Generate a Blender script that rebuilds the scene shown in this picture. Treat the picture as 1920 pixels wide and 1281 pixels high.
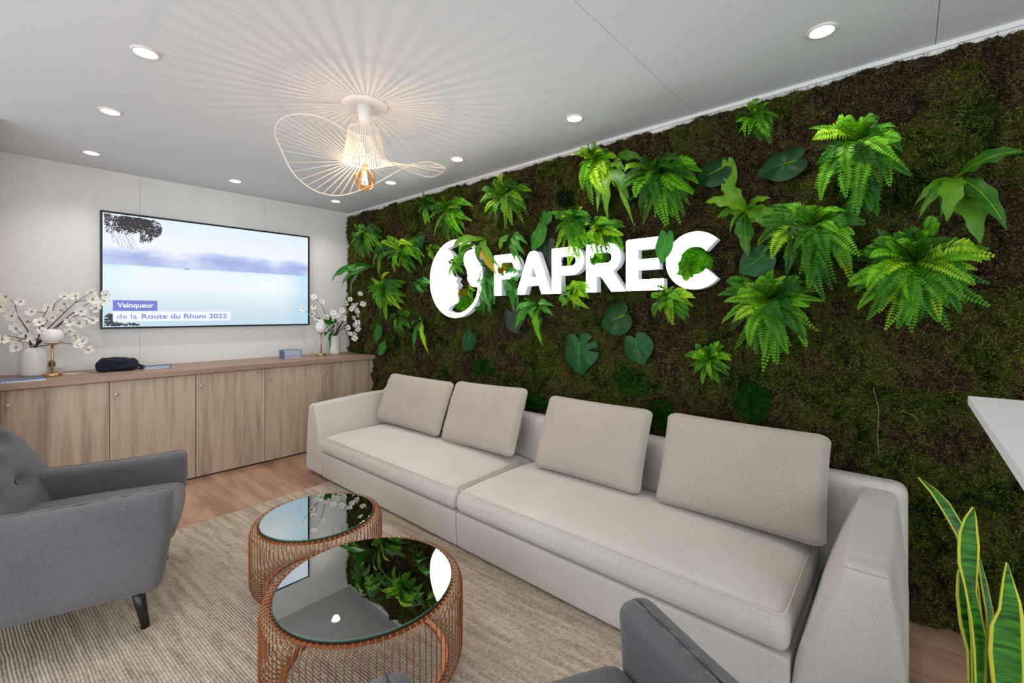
import bpy, bmesh, math, random
import numpy as np
from mathutils import Vector, Matrix, noise as mnoise
random.seed(7); rng = np.random.default_rng(7)
PI = math.pi
for o in list(bpy.data.objects): bpy.data.objects.remove(o, do_unlink=True)
C = bpy.context.scene.collection
S = bpy.context.scene

# ------------------------------------------------------------------ camera, world, lights, exposure
CH, FPX, YAW, V0 = 1.34, 841.0, math.radians(48.5), 587.0
cd = bpy.data.cameras.new('camera'); cam = bpy.data.objects.new('camera', cd); C.objects.link(cam)
cam.location = (0, 0, CH); cam.rotation_euler = (PI/2, 0, -YAW)
cd.sensor_fit = 'HORIZONTAL'; cd.sensor_width = 36; cd.lens = 36*FPX/1920
cd.shift_y = -(640.5-V0)/1920; cd.clip_start = 0.02
S.camera = cam
S.view_settings.view_transform = 'Standard'; S.view_settings.look = 'None'
S.view_settings.gamma = 1; S.view_settings.use_curve_mapping = False
S.view_settings.exposure = 0.45
w = bpy.data.worlds.new('world'); S.world = w; w.use_nodes = True
w.node_tree.nodes['Background'].inputs[0].default_value = (0.93, 0.97, 1.0, 1)
w.node_tree.nodes['Background'].inputs[1].default_value = 0.42
def light(name, typ, loc, rot, energy, color, **kw):
    l = bpy.data.lights.new(name, typ); o = bpy.data.objects.new(name, l); C.objects.link(o)
    o.location = loc; o.rotation_euler = rot; l.energy = energy; l.color = color
    for k, v in kw.items(): setattr(l, k, v)
    return o
# daylight through the glazed side behind the camera and the open left side
light('daylight_behind', 'AREA', (-0.5, -2.35, 1.25), (math.radians(90), 0, 0), 56, (0.88, 0.95, 1.0), shape='RECTANGLE', size=2.8, size_y=2.1)
light('daylight_left', 'AREA', (-1.95, 1.2, 1.25), (math.radians(90), 0, math.radians(-90)), 55, (0.87, 0.945, 1.0), shape='RECTANGLE', size=4.0, size_y=2.1)

def ray(u, v):
    s = (u-960)/FPX; fx, fy = math.sin(YAW), math.cos(YAW)
    return fx+s*fy, fy-s*fx, (V0-v)/FPX
def atX(u, v, x): r = ray(u, v); t = x/r[0]; return Vector((x, r[1]*t, CH+r[2]*t))
def atY(u, v, y): r = ray(u, v); t = y/r[1]; return Vector((r[0]*t, y, CH+r[2]*t))
def atZ(u, v, z): r = ray(u, v); t = (z-CH)/r[2]; return Vector((r[0]*t, r[1]*t, z))

# ------------------------------------------------------------------ material helpers
class NT:
    def __init__(s, name):
        s.m = bpy.data.materials.new(name); s.m.use_nodes = True; s.t = s.m.node_tree
        s.b = s.t.nodes['Principled BSDF']; s.out = s.t.nodes['Material Output']
    def n(s, typ, ins=None, **props):
        x = s.t.nodes.new(typ)
        for k, v in props.items(): setattr(x, k, v)
        for k, v in (ins or {}).items():
            if isinstance(v, bpy.types.NodeSocket): s.t.links.new(v, x.inputs[k])
            else: x.inputs[k].default_value = v
        return x
    def set(s, k, v):
        if isinstance(v, bpy.types.NodeSocket): s.t.links.new(v, s.b.inputs[k])
        else: s.b.inputs[k].default_value = v
    def coord(s, which='Object', scale=(1, 1, 1), rot=(0, 0, 0)):
        c = s.n('ShaderNodeTexCoord')
        return s.n('ShaderNodeMapping', {0: c.outputs[which], 'Scale': scale, 'Rotation': rot}).outputs[0]
    def noise(s, vec, scale=5, detail=4, rough=0.5, dist=0.0):
        return s.n('ShaderNodeTexNoise', {'Vector': vec, 'Scale': scale, 'Detail': detail, 'Roughness': rough, 'Distortion': dist}).outputs[0]
    def ramp(s, fac, stops, interp='LINEAR'):
        r = s.n('ShaderNodeValToRGB', {0: fac}); e = r.color_ramp; e.interpolation = interp
        while len(e.elements) < len(stops): e.elements.new(0.5)
        for el, (p, c) in zip(e.elements, stops): el.position = p; el.color = c if len(c) == 4 else (*c, 1)
        return r.outputs[0]
    def math(s, op, a, b=0.0, clamp=False):
        return s.n('ShaderNodeMath', {0: a, 1: b}, operation=op, use_clamp=clamp).outputs[0]
    def mix(s, fac, a, b, blend='MIX'):
        x = s.n('ShaderNodeMix', data_type='RGBA', blend_type=blend)
        for i, v in ((0, fac), (6, a), (7, b)):
            if isinstance(v, bpy.types.NodeSocket): s.t.links.new(v, x.inputs[i])
            else: x.inputs[i].default_value = v if i == 0 else (v if len(v) == 4 else (*v, 1))
        return x.outputs[2]
    def bump(s, h, strength=0.3, dist=0.01):
        s.set('Normal', s.n('ShaderNodeBump', {'Height': h, 'Strength': strength, 'Distance': dist}).outputs[0])
def srgb(r, g, b):
    f = lambda c: (c/255/12.92) if c/255 <= 0.04045 else ((c/255+0.055)/1.055)**2.4
    return (f(r), f(g), f(b))
M = {}
def plain(name, col, rough=0.5, metal=0.0, emit=None, es=1.0, spec=0.5):
    t = NT(name); v = t.coord()
    n = t.noise(v, 40, 3)
    t.set('Base Color', t.mix(n, tuple(c*0.94 for c in col), tuple(min(1, c*1.04) for c in col)))
    t.set('Roughness', rough); t.set('Metallic', metal); t.set('Specular IOR Level', spec)
    if emit: t.set('Emission Color', (*emit, 1)); t.set('Emission Strength', es)
    M[name] = t.m; return t
plain('white_paint', (0.79, 0.78, 0.765), 0.7)
plain('ceiling_white', (0.69, 0.71, 0.74), 0.75)
plain('gap_dark', (0.03, 0.028, 0.025), 0.8)
plain('white_plastic', (0.82, 0.82, 0.81), 0.4)
plain('porcelain', (0.83, 0.82, 0.79), 0.25)
plain('brass', (0.62, 0.42, 0.20), 0.35, 1.0)
plain('steel', (0.62, 0.60, 0.58), 0.25, 1.0)
plain('black_plastic', (0.012, 0.012, 0.014), 0.35)
plain('black_wood', (0.012, 0.011, 0.011), 0.3)
plain('opal_glass', (0.88, 0.86, 0.84), 0.3)
plain('copper', (0.44, 0.175, 0.075), 0.35, 0.8)
plain('paper', (0.80, 0.81, 0.83), 0.8)
plain('blue_cloth', srgb(92, 120, 158), 0.75)
plain('dark_cloth', srgb(14, 26, 42), 0.9)
plain('branch_bark', srgb(60, 38, 34), 0.8)
plain('blossom_center', srgb(150, 120, 30), 0.8)
plain('ribbon_cream', (0.83, 0.74, 0.64), 0.6)
plain('dry_twig', srgb(128, 104, 66), 0.8)
plain('canopy_white', (0.80, 0.78, 0.75), 0.5)
plain('downlight_glow', (1, 1, 1), 0.5, emit=(1.0, 0.90, 0.80), es=14)
plain('downlight_ring', (0.72, 0.66, 0.62), 0.4)
plain('filament', (1, 0.6, 0.2), 0.5, emit=(1.0, 0.62, 0.28), es=60)
plain('letter_face', (0.9, 0.9, 0.9), 0.4, emit=(0.96, 0.97, 1.0), es=6.0)
plain('letter_side', (0.80, 0.82, 0.86), 0.5, emit=(0.75, 0.80, 0.88), es=0.12)
plain('pot_grey', (0.25, 0.25, 0.24), 0.6)
plain('soil', (0.03, 0.02, 0.014), 0.95)
t = plain('mirror_glass', (0.50, 0.51, 0.49), 0.004, 1.0)
t.set('Base Color', (0.68, 0.68, 0.64, 1))
plain('glass_edge', (0.01, 0.10, 0.07), 0.1)
t = NT('amber_glass')
g = t.n('ShaderNodeBsdfGlossy', {'Color': (1.0, 0.85, 0.7, 1), 'Roughness': 0.02})
tr = t.n('ShaderNodeBsdfTransparent', {'Color': (1.0, 0.80, 0.58, 1)})
mx = t.n('ShaderNodeMixShader', {0: t.math('SUBTRACT', 1.0, t.math('MULTIPLY', t.n('ShaderNodeLayerWeight', {0: 0.35}).outputs[1], 0.5)), 1: g.outputs[0], 2: tr.outputs[0]})
t.t.links.new(mx.outputs[0], t.out.inputs[0]); M['amber_glass'] = t.m

def fabric(name, c1, c2, scale=900, bump=0.25, big=0.0):
    t = NT(name); v = t.coord()
    a = t.noise(v, scale*0.35, 3, 0.6)
    wv = t.n('ShaderNodeTexWave', {'Vector': v, 'Scale': scale*0.6, 'Distortion': 1.5}, wave_type='BANDS', bands_direction='DIAGONAL').outputs[1]
    b = t.noise(v, 3.0, 3)
    f = t.math('ADD', t.math('MULTIPLY', a, 0.7), t.math('MULTIPLY', b, 0.3))
    t.set('Base Color', t.mix(t.ramp(f, [(0.32, (0, 0, 0)), (0.68, (1, 1, 1))]), c1, c2))
    t.set('Roughness', 0.92); t.set('Specular IOR Level', 0.15); t.set('Sheen Weight', 0.25)
    h = t.math('ADD', t.math('MULTIPLY', a, 0.6), t.math('MULTIPLY', wv, 0.4))
    h = t.math('ADD', h, t.math('MULTIPLY', t.noise(v, 14, 3), big))
    t.bump(h, bump, 0.004); M[name] = t.m
fabric('sofa_fabric', srgb(181, 174, 166), srgb(204, 198, 190), 500, 0.2, 1.2)
fabric('cushion_fabric', srgb(158, 148, 138), srgb(181, 171, 160), 500, 0.2, 2.0)
fabric('armchair_fabric', srgb(84, 82, 85), srgb(112, 110, 113), 700, 0.3, 1.0)
plain('piping_beige', srgb(205, 195, 183), 0.9)

def wood(name, axis, stops, stretch=14, scale=1.0, obj_rand=True, rough=0.5):
    t = NT(name); tc = t.n('ShaderNodeTexCoord')
    sc = [stretch*scale, stretch*scale, stretch*scale]; sc['xyz'.index(axis)] = 1.1*scale
    oi = t.n('ShaderNodeObjectInfo')
    off = t.n('ShaderNodeCombineXYZ', {0: t.math('MULTIPLY', oi.outputs['Random'], 17.0), 1: t.math('MULTIPLY', oi.outputs['Random'], 31.0), 2: t.math('MULTIPLY', oi.outputs['Random'], 11.0)}).outputs[0]
    vv = t.n('ShaderNodeVectorMath', {0: tc.outputs['Object'], 1: off}, operation='ADD').outputs[0]
    v = t.n('ShaderNodeMapping', {0: vv, 'Scale': sc}).outputs[0]
    a = t.noise(v, 0.9, 4, 0.55, 0.8)
    sc2 = [90*scale]*3; sc2['xyz'.index(axis)] = 3.5*scale
    v2 = t.n('ShaderNodeMapping', {0: vv, 'Scale': sc2}).outputs[0]
    b = t.noise(v2, 1.0, 4, 0.6)
    wv = t.n('ShaderNodeTexWave', {'Vector': v, 'Scale': 0.9, 'Distortion': 9.0, 'Detail': 3.0, 'Detail Scale': 1.0}, wave_type='RINGS').outputs[1]
    f = t.math('ADD', t.math('MULTIPLY', a, 0.72), t.math('MULTIPLY', b, 0.22))
    f = t.math('ADD', f, t.math('MULTIPLY', wv, 0.08))
    if obj_rand: f = t.math('ADD', f, t.math('MULTIPLY', t.math('SUBTRACT', oi.outputs['Random'], 0.5), 0.10))
    t.set('Base Color', t.ramp(f, stops)); t.set('Roughness', rough); t.bump(b, 0.12, 0.002); M[name] = t.m
oak = [(0.25, srgb(112, 98, 86)), (0.37, srgb(150, 131, 113)), (0.49, srgb(174, 153, 132)), (0.60, srgb(188, 168, 144)), (0.72, srgb(172, 144, 120))]
wood('oak_vertical', 'z', oak)
wood('oak_top', 'x', [(0.3, srgb(138, 114, 98)), (0.5, srgb(160, 133, 114)), (0.7, srgb(172, 146, 126))], 20)
wood('floor_wood', 'y', [(0.28, srgb(120, 92, 76)), (0.45, srgb(158, 124, 102)), (0.56, srgb(176, 140, 115)), (0.72, srgb(190, 154, 126))], 9, rough=0.42)

# rug: rows of chunky woven loops running along y
t = NT('rug_weave'); v = t.coord()
sep = t.n('ShaderNodeSeparateXYZ', {0: v})
wob = t.math('MULTIPLY', t.math('SUBTRACT', t.noise(v, 6, 3), 0.5), 0.012)
xs = t.math('MULTIPLY', t.math('ADD', sep.outputs[0], wob), 2*PI/0.0105)
row = t.math('SINE', xs)
rid = t.math('FLOOR', t.math('DIVIDE', t.math('ADD', sep.outputs[0], wob), 0.0105))
ysn = t.math('SINE', t.math('ADD', t.math('MULTIPLY', sep.outputs[1], 2*PI/0.011), t.math('MULTIPLY', rid, 2.4)))
h = t.math('ADD', t.math('MULTIPLY', row, 0.5), t.math('MULTIPLY', ysn, 0.5))
h1 = t.math('ADD', t.math('MULTIPLY', h, 0.5), 0.5)
n1 = t.noise(v, 70, 4); vs = t.n('ShaderNodeMapping', {0: v, 'Scale': (26, 2.2, 1)}).outputs[0]; n2 = t.noise(vs, 1.6, 4)
f = t.math('ADD', t.math('MULTIPLY', h1, 0.20), t.math('ADD', t.math('MULTIPLY', n1, 0.40), t.math('MULTIPLY', n2, 0.50)))
t.set('Base Color', t.ramp(f, [(0.26, srgb(96, 82, 67)), (0.42, srgb(150, 134, 116)), (0.56, srgb(182, 168, 149)), (0.76, srgb(212, 201, 184))]))
t.set('Roughness', 0.95); t.set('Specular IOR Level', 0.1); t.bump(h, 0.5, 0.005); M['rug_weave'] = t.m

# moss
def mossmat(name, stops, sc=2.2, bumpy=1.0):
    t = NT(name); v = t.coord()
    a = t.noise(v, sc, 5, 0.62, 0.6); b = t.noise(v, sc*7, 4, 0.65); c = t.noise(v, 70, 4, 0.75)
    f = t.math('ADD', t.math('MULTIPLY', a, 0.42), t.math('ADD', t.math('MULTIPLY', b, 0.32), t.math('MULTIPLY', c, 0.26)))
    if name == 'moss_mixed': f = t.math('ADD', f, t.math('MULTIPLY', t.math('SUBTRACT', t.n('ShaderNodeAttribute', attribute_name='patch').outputs['Fac'], 0.5), 0.11))
    t.set('Base Color', t.ramp(f, stops)); t.set('Roughness', 0.95); t.set('Specular IOR Level', 0.1)
    t.bump(t.math('ADD', b, c), bumpy, 0.02); M[name] = t.m
mossmat('moss_mixed', [(0.36, srgb(6, 12, 2)), (0.42, srgb(26, 40, 5)), (0.46, srgb(50, 62, 10)), (0.49, srgb(74, 72, 28)), (0.52, srgb(60, 46, 32)), (0.555, srgb(24, 17, 13)), (0.60, srgb(66, 54, 38)), (0.66, srgb(30, 32, 10))])  # ground under the fibres: very dark, shade between them painted into the colour
t = NT('moss_fibre'); v = t.coord(); a = t.noise(v, 2.2, 5, 0.62, 0.6); c = t.noise(v, 260, 2, 0.6); b = t.noise(v, 15, 4, 0.65)
f = t.math('ADD', t.math('MULTIPLY', a, 0.36), t.math('ADD', t.math('MULTIPLY', b, 0.26), t.math('MULTIPLY', c, 0.38)))
f = t.math('ADD', f, t.math('MULTIPLY', t.math('SUBTRACT', t.n('ShaderNodeAttribute', attribute_name='patch').outputs['Fac'], 0.5), 0.11))
t.set('Base Color', t.ramp(f, [(0.37, srgb(6, 14, 2)), (0.42, srgb(40, 64, 6)), (0.455, srgb(104, 126, 20)), (0.485, srgb(156, 158, 66)), (0.505, srgb(92, 80, 42)), (0.54, srgb(48, 34, 24)), (0.57, srgb(160, 132, 98)), (0.60, srgb(76, 56, 40)), (0.64, srgb(76, 90, 20))]))
t.set('Roughness', 0.9); t.set('Specular IOR Level', 0.15); M['moss_fibre'] = t.m
mossmat('moss_green', [(0.38, srgb(8, 36, 2)), (0.5, srgb(24, 76, 6)), (0.62, srgb(64, 112, 16))], 9)
mossmat('moss_bright', [(0.36, srgb(30, 110, 8)), (0.48, srgb(84, 180, 20)), (0.56, srgb(120, 200, 30)), (0.60, srgb(190, 190, 40)), (0.68, srgb(120, 200, 40))], 14)
mossmat('moss_yellow', [(0.38, srgb(80, 130, 20)), (0.5, srgb(190, 170, 30)), (0.62, srgb(230, 190, 50))], 14)

def leafmat(name, c1, c2, rough=0.45, trans=0.25, hue=0.06, vein=0):
    t = NT(name); oi = t.n('ShaderNodeObjectInfo'); v = t.coord()
    n = t.noise(v, 18, 4)
    f = t.math('ADD', t.math('MULTIPLY', n, 0.6), t.math('MULTIPLY', oi.outputs['Random'], 0.5))
    col = t.mix(t.ramp(f, [(0.25, (0, 0, 0)), (0.8, (1, 1, 1))]), c1, c2)
    t.set('Base Color', col); t.set('Roughness', rough+0.12); t.set('Specular IOR Level', 0.28)
    if vein: t.bump(t.noise(v, vein, 2), 0.25, 0.004)
    tl = t.n('ShaderNodeBsdfTranslucent', {'Color': col})
    mx = t.n('ShaderNodeMixShader', {0: trans, 1: t.b.outputs[0], 2: tl.outputs[0]})
    t.t.links.new(mx.outputs[0], t.out.inputs[0]); M[name] = t.m
leafmat('fern_green', srgb(26, 92, 0), srgb(106, 178, 10), 0.4, 0.2)
leafmat('fern_lime', srgb(74, 146, 4), srgb(156, 198, 24), 0.4, 0.25)
leafmat('fern_deep', srgb(14, 62, 0), srgb(50, 120, 6), 0.4, 0.15)
leafmat('fern_blue', srgb(36, 110, 44), srgb(88, 160, 70))
leafmat('leaf_broad', srgb(30, 88, 6), srgb(92, 142, 24), 0.35, 0.2, vein=60)
leafmat('leaf_dark', srgb(6, 46, 16), srgb(18, 78, 26), 0.3, 0.1, vein=40)
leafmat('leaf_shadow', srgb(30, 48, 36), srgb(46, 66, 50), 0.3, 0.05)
leafmat('leaf_mid', srgb(22, 96, 22), srgb(62, 140, 36), 0.3, 0.15, vein=40)
leafmat('leaf_yellowed', srgb(140, 130, 30), srgb(176, 140, 40), 0.4, 0.2)
leafmat('petal_white', srgb(244, 242, 232), srgb(252, 251, 246), 0.6, 0.15)
# snake plant: yellow margins by the across-leaf UV, dark bands
t = NT('snake_leaf'); tc = t.n('ShaderNodeTexCoord'); su = t.n('ShaderNodeSeparateXYZ', {0: tc.outputs['UV']})
e = t.math('ABSOLUTE', t.math('SUBTRACT', su.outputs[0], 0.5)); v = t.coord(scale=(6, 6, 60))
n = t.noise(v, 1.6, 4, 0.6, 0.5)
gcol = t.ramp(n, [(0.35, srgb(20, 62, 14)), (0.52, srgb(44, 112, 24)), (0.7, srgb(70, 140, 40))])
col = t.mix(t.ramp(e, [(0.375, (0, 0, 0)), (0.41, (1, 1, 1))]), gcol, srgb(196, 200, 60))
t.set('Base Color', col); t.set('Roughness', 0.4); M['snake_leaf'] = t.m
# ribbed white vase
t = NT('tv_picture'); tc = t.n('ShaderNodeTexCoord'); sp = t.n('ShaderNodeSeparateXYZ', {0: tc.outputs['UV']})
U, V = sp.outputs[0], sp.outputs[1]
mpn = t.n('ShaderNodeMapping', {0: tc.outputs['UV'], 'Scale': (3.0, 3.4, 1)}).outputs[0]
cl = t.noise(mpn, 1.5, 6, 0.55, 0.4)
skyv = t.math('ADD', V, t.math('MULTIPLY', t.math('SUBTRACT', cl, 0.5), 0.16))
sky = t.ramp(skyv, [(0.55, srgb(160, 180, 222)), (0.63, srgb(158, 172, 218)), (0.67, srgb(184, 196, 234)), (0.72, srgb(230, 236, 250)), (0.84, srgb(226, 234, 250)), (1.0, srgb(214, 230, 252))])
sky = t.mix(t.ramp(cl, [(0.45, (0, 0, 0)), (0.7, (0.6, 0.6, 0.6))]), sky, srgb(232, 236, 248))
mp2 = t.n('ShaderNodeMapping', {0: tc.outputs['UV'], 'Scale': (7.0, 40, 1)}).outputs[0]
sn = t.noise(mp2, 2.0, 5, 0.6)
sea = t.ramp(t.math('ADD', V, t.math('MULTIPLY', t.math('SUBTRACT', sn, 0.5), 0.10)), [(0.0, srgb(184, 212, 226)), (0.2, srgb(206, 220, 228)), (0.38, srgb(228, 237, 243)), (0.53, srgb(224, 236, 244)), (0.56, srgb(196, 222, 236))])
edge = t.ramp(U, [(0.0, (0.25, 0.25, 0.25)), (0.12, (0, 0, 0)), (0.85, (0, 0, 0)), (1.0, (0.6, 0.6, 0.6))])
sea = t.mix(edge, sea, srgb(150, 206, 230))
hz = t.math('GREATER_THAN', V, t.math('ADD', 0.553, t.math('MULTIPLY', U, 0.002)))
pic = t.mix(hz, sea, sky)
t.set('Base Color', (0.01, 0.01, 0.01, 1)); t.set('Roughness', 0.3); t.set('Emission Color', pic); t.set('Emission Strength', 0.80)
M['tv_picture'] = t.m
def emis(name, col, s=0.76):
    t = plain(name, (0.01, 0.01, 0.01), 0.4, emit=col, es=s)
emis('screen_blue', srgb(112, 122, 206)); emis('screen_white', srgb(238, 244, 254)); emis('screen_text', srgb(122, 134, 214))
emis('screen_dark', srgb(44, 38, 42)); emis('screen_boat', srgb(90, 110, 120))

# ------------------------------------------------------------------ object helpers
def link(name, me, parent=None):
    o = bpy.data.objects.new(name, me); C.objects.link(o)
    if parent: o.parent = parent
    return o
def rootloc(o):
    p = o
    while p.parent: p = p.parent
    return p.location.copy()
def mk(name, V, F, mat, parent=None, smooth=False, world=True, uv=None, loc=None):
    """one mesh object; V in world coordinates unless world=False"""
    V = np.asarray(V, dtype=float)
    off = Vector(loc) if loc is not None else (rootloc(parent) if (parent and world) else Vector((0, 0, 0)))
    if world: V = V-np.array(off)
    me = bpy.data.meshes.new(name); me.from_pydata(V.tolist(), [], F if isinstance(F, list) else F.tolist())
    mats = mat if isinstance(mat, (list, tuple)) else [mat]
    for m in mats: me.materials.append(M[m])
    if smooth: me.polygons.foreach_set('use_smooth', [True]*len(me.polygons))
    if uv is not None:
        l = me.uv_layers.new(name='UVMap')
        for lp in me.loops: l.data[lp.index].uv = uv[lp.vertex_index]
    me.update(); o = link(name, me, parent)
    if loc is not None: o.location = loc
    return o
def tag(o, label=None, cat=None, group=None, kind=None):
    if label: o['label'] = label
    if cat: o['category'] = cat
    if group: o['group'] = group
    if kind: o['kind'] = kind
    return o
def thing(name, label, cat, loc, rz=0, group=None):
    o = bpy.data.objects.new(name, None); C.objects.link(o); o.empty_display_size = 0.05
    o.location = loc; o.rotation_euler = (0, 0, rz); return tag(o, label, cat, group)
def bevel(o, wd, seg=3):
    m = o.modifiers.new('bevel', 'BEVEL'); m.width = wd; m.segments = seg; m.limit_method = 'ANGLE'; m.angle_limit = math.radians(35)
    return o
BF = [(0, 3, 2, 1), (4, 5, 6, 7), (0, 1, 5, 4), (1, 2, 6, 5), (2, 3, 7, 6), (3, 0, 4, 7)]
def boxv(x0, x1, y0, y1, z0, z1):
    return [(x0, y0, z0), (x1, y0, z0), (x1, y1, z0), (x0, y1, z0), (x0, y0, z1), (x1, y0, z1), (x1, y1, z1), (x0, y1, z1)]
def box(name, b, mat, parent=None, bev=0, **kw):
    o = mk(name, boxv(*b), BF, mat, parent, **kw)
    if bev: bevel(o, bev, 2)
    return o
def merge(parts):
    V, F = [], []
    for v, f in parts:
        k = len(V); V += [tuple(a) for a in v]; F += [tuple(i+k for i in q) for q in f]
    return V, F
def tube(pts, r, n=8, closed=False, caps=True):
    pts = [Vector(p) for p in pts]; N = len(pts); rs = r if isinstance(r, (list, tuple)) else [r]*N
    V, F = [], []; up = None
    for i, p in enumerate(pts):
        a = pts[(i-1) % N] if (closed or i > 0) else p; b = pts[(i+1) % N] if (closed or i < N-1) else p
        d = (b-a).normalized()
        if up is None:
            up = d.orthogonal().normalized()
        up = (up-d*up.dot(d)).normalized(); s = d.cross(up)
        for k in range(n):
            t = 2*PI*k/n; V.append(p+(up*math.cos(t)+s*math.sin(t))*rs[i])
    M_ = N if closed else N-1
    for i in range(M_):
        j = (i+1) % N
        for k in range(n):
            k2 = (k+1) % n; F.append((i*n+k, i*n+k2, j*n+k2, j*n+k))
    if not closed and caps: F.append(tuple(range(n-1, -1, -1))); F.append(tuple((N-1)*n+k for k in range(n)))
    return V, F
def lathe(prof, c, n=32, capb=True, capt=True, rib=None):
    V, F = [], []
    for (r, z) in prof:
        for k in range(n):
            t = 2*PI*k/n; rr = r*(1+(rib(k, z) if rib else 0)); V.append((c[0]+rr*math.cos(t), c[1]+rr*math.sin(t), c[2]+z))
    for i in range(len(prof)-1):
        for k in range(n):
            k2 = (k+1) % n; F.append((i*n+k, i*n+k2, (i+1)*n+k2, (i+1)*n+k))
    if capb: F.append(tuple(range(n-1, -1, -1)))
    if capt: F.append(tuple((len(prof)-1)*n+k for k in range(n)))
    return V, F
def softbox(b, r, n=10, warp=None):
    """rounded box with a dense surface; b = bounds, r = edge radius (or 3-tuple)"""
    x0, x1, y0, y1, z0, z1 = b; c = np.array([(x0+x1)/2, (y0+y1)/2, (z0+z1)/2]); h = np.array([(x1-x0)/2, (y1-y0)/2, (z1-z0)/2])
    r = min(r, h.min()*0.98); axs = []
    for i in range(3):
        inner = h[i]-r
        a = [-h[i]+r*(1-math.cos(t)) for t in np.linspace(0, PI/2, 4)][:-1]
        m = max(2, int(n*2*inner/0.5)+2); mid = list(np.linspace(-inner, inner, m))
        axs.append(np.array(a+mid+[-q for q in a[::-1]]))
    V, F, idx = [], [], {}
    def vid(p):
        k = tuple(np.round(p, 6))
        if k not in idx:
            q = np.array(p, float); ci = np.clip(q, -(h-r), h-r); d = q-ci; L = np.linalg.norm(d)
            if L > 1e-9: q = ci+d/L*r
            idx[k] = len(V); V.append(q+c)
        return idx[k]
    for ax in range(3):
        a1, a2 = [(1, 2), (2, 0), (0, 1)][ax]
        for sgn in (-1, 1):
            A, B = axs[a1], axs[a2]
            for i in range(len(A)-1):
                for j in range(len(B)-1):
                    q = []
                    for (ii, jj) in ((i, j), (i+1, j), (i+1, j+1), (i, j+1)):
                        p = [0, 0, 0]; p[ax] = sgn*h[ax]; p[a1] = A[ii]; p[a2] = B[jj]; q.append(vid(p))
                    F.append(tuple(q) if sgn > 0 else tuple(q[::-1]))
    V = np.array(V)
    if warp: V = np.array([warp(*p) for p in V])
    return V, F

# ------------------------------------------------------------------ the room
ZC, XW, YW = 2.50, 2.672, 4.886
tag(box('floor', (-2.0, XW, -2.4, YW, -0.06, -0.012), 'gap_dark'), kind='structure')
floor = bpy.data.objects['floor']
pm = None; pw, pl = 0.2, 1.36
base_me = None
ys = [3.42-pl*k for k in range(-1, 5)]
for iy in range(6):
    ya = 3.42+pl*(1-iy); yb = ya+pl
    for ix in range(24):
        xa = -2.0+ix*0.1948
        if iy == 0: yb2 = min(yb, YW)
        else: yb2 = yb
        if yb2-ya < 0.05 or ya < -2.6: continue
        if base_me is None or abs((yb2-ya)-base_len) > 1e-3:
            base_len = yb2-ya
            base_me = bpy.data.meshes.new('plank'); base_me.from_pydata(boxv(0, 0.1940, 0, base_len-0.0012, -0.012, 0.0), [], BF); base_me.materials.append(M['floor_wood'])
        o = link('plank', base_me, floor); o.location = (xa, ya, 0)
wb = tag(box('wall_back', (-0.3, XW+0.12, YW+0.006, YW+0.1, 0, ZC), 'gap_dark'), kind='structure')
for a, b2 in ((-0.25, 0.757), (0.757, 1.746), (1.746, XW+0.11)):
    box('wall_panel', (a+0.0008, b2-0.0008, YW, YW+0.006, 0.0, ZC), 'white_paint', wb)
tag(box('wall_right', (XW, XW+0.1, -2.4, YW, 0, ZC), 'white_paint'), kind='structure')
tag(box('wall_left', (-0.14, -0.03, 4.05, YW, 0, ZC), 'white_paint'), kind='structure')
tag(box('wall_far', (-2.0, -0.14, 4.05, 4.15, 0, ZC), 'white_paint'), kind='structure')
ce = tag(box('ceiling', (-2.0, XW+0.1, -2.4, YW+0.1, ZC+0.012, ZC+0.08), 'gap_dark'), kind='structure')
seams = [-2.4, -1.1, -0.086, 0.93, 1.942, 2.955, 3.97, YW+0.08]
for a, b2 in zip(seams[:-1], seams[1:]):
    box('ceiling_panel', (-2.0, XW+0.09, a+0.001, b2-0.001, ZC, ZC+0.012), 'ceiling_white', ce)
# trims
tag(box('trim_1', (XW-0.012, XW, -2.4, YW, ZC-0.022, ZC-0.001), 'white_paint'), kind='structure')

# ------------------------------------------------------------------ recessed ceiling lights
LXY = [(0.413, 2.54, 'recessed ceiling light nearest the top left corner of the picture'),
       (0.40, 3.435, 'middle one of the three recessed lights along the left side of the ceiling'),
       (0.414, 4.424, 'recessed ceiling light above the left flower vase'),
       (1.338, 4.424, 'recessed ceiling light above the television'),
       (2.271, 4.443, 'recessed ceiling light in the far corner beside the moss wall'),
       (2.270, 3.443, 'recessed ceiling light just right of the pendant lamp bulb'),
       (2.254, 2.546, 'recessed ceiling light just above the right tip of the pendant lamp'),
       (2.242, 1.488, 'recessed ceiling light above the middle of the illuminated sign'),
       (2.221, 0.267, 'large-looking recessed ceiling light at the right, nearest the camera')]
for i, (x, y, lab) in enumerate(LXY):
    d = thing('ceiling_light', lab, 'ceiling light', (x, y, ZC), group='round recessed ceiling lights')
    mk('trim_ring', *lathe([(0.040, -0.001), (0.042, -0.007), (0.050, -0.008), (0.054, -0.0045), (0.055, 0.0)], (x, y, ZC), 40, False, False), 'downlight_ring', d, True)
    mk('lens', *lathe([(0.041, -0.0035), (0.002, -0.0035)], (x, y, ZC), 32, False, True), 'downlight_glow', d)
    light('downlight_%d' % i, 'SPOT', (x, y, ZC-0.02), (0, 0, 0), 11, (1.0, 0.93, 0.88), spot_size=math.radians(125), spot_blend=0.9, shadow_soft_size=0.03)

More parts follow.
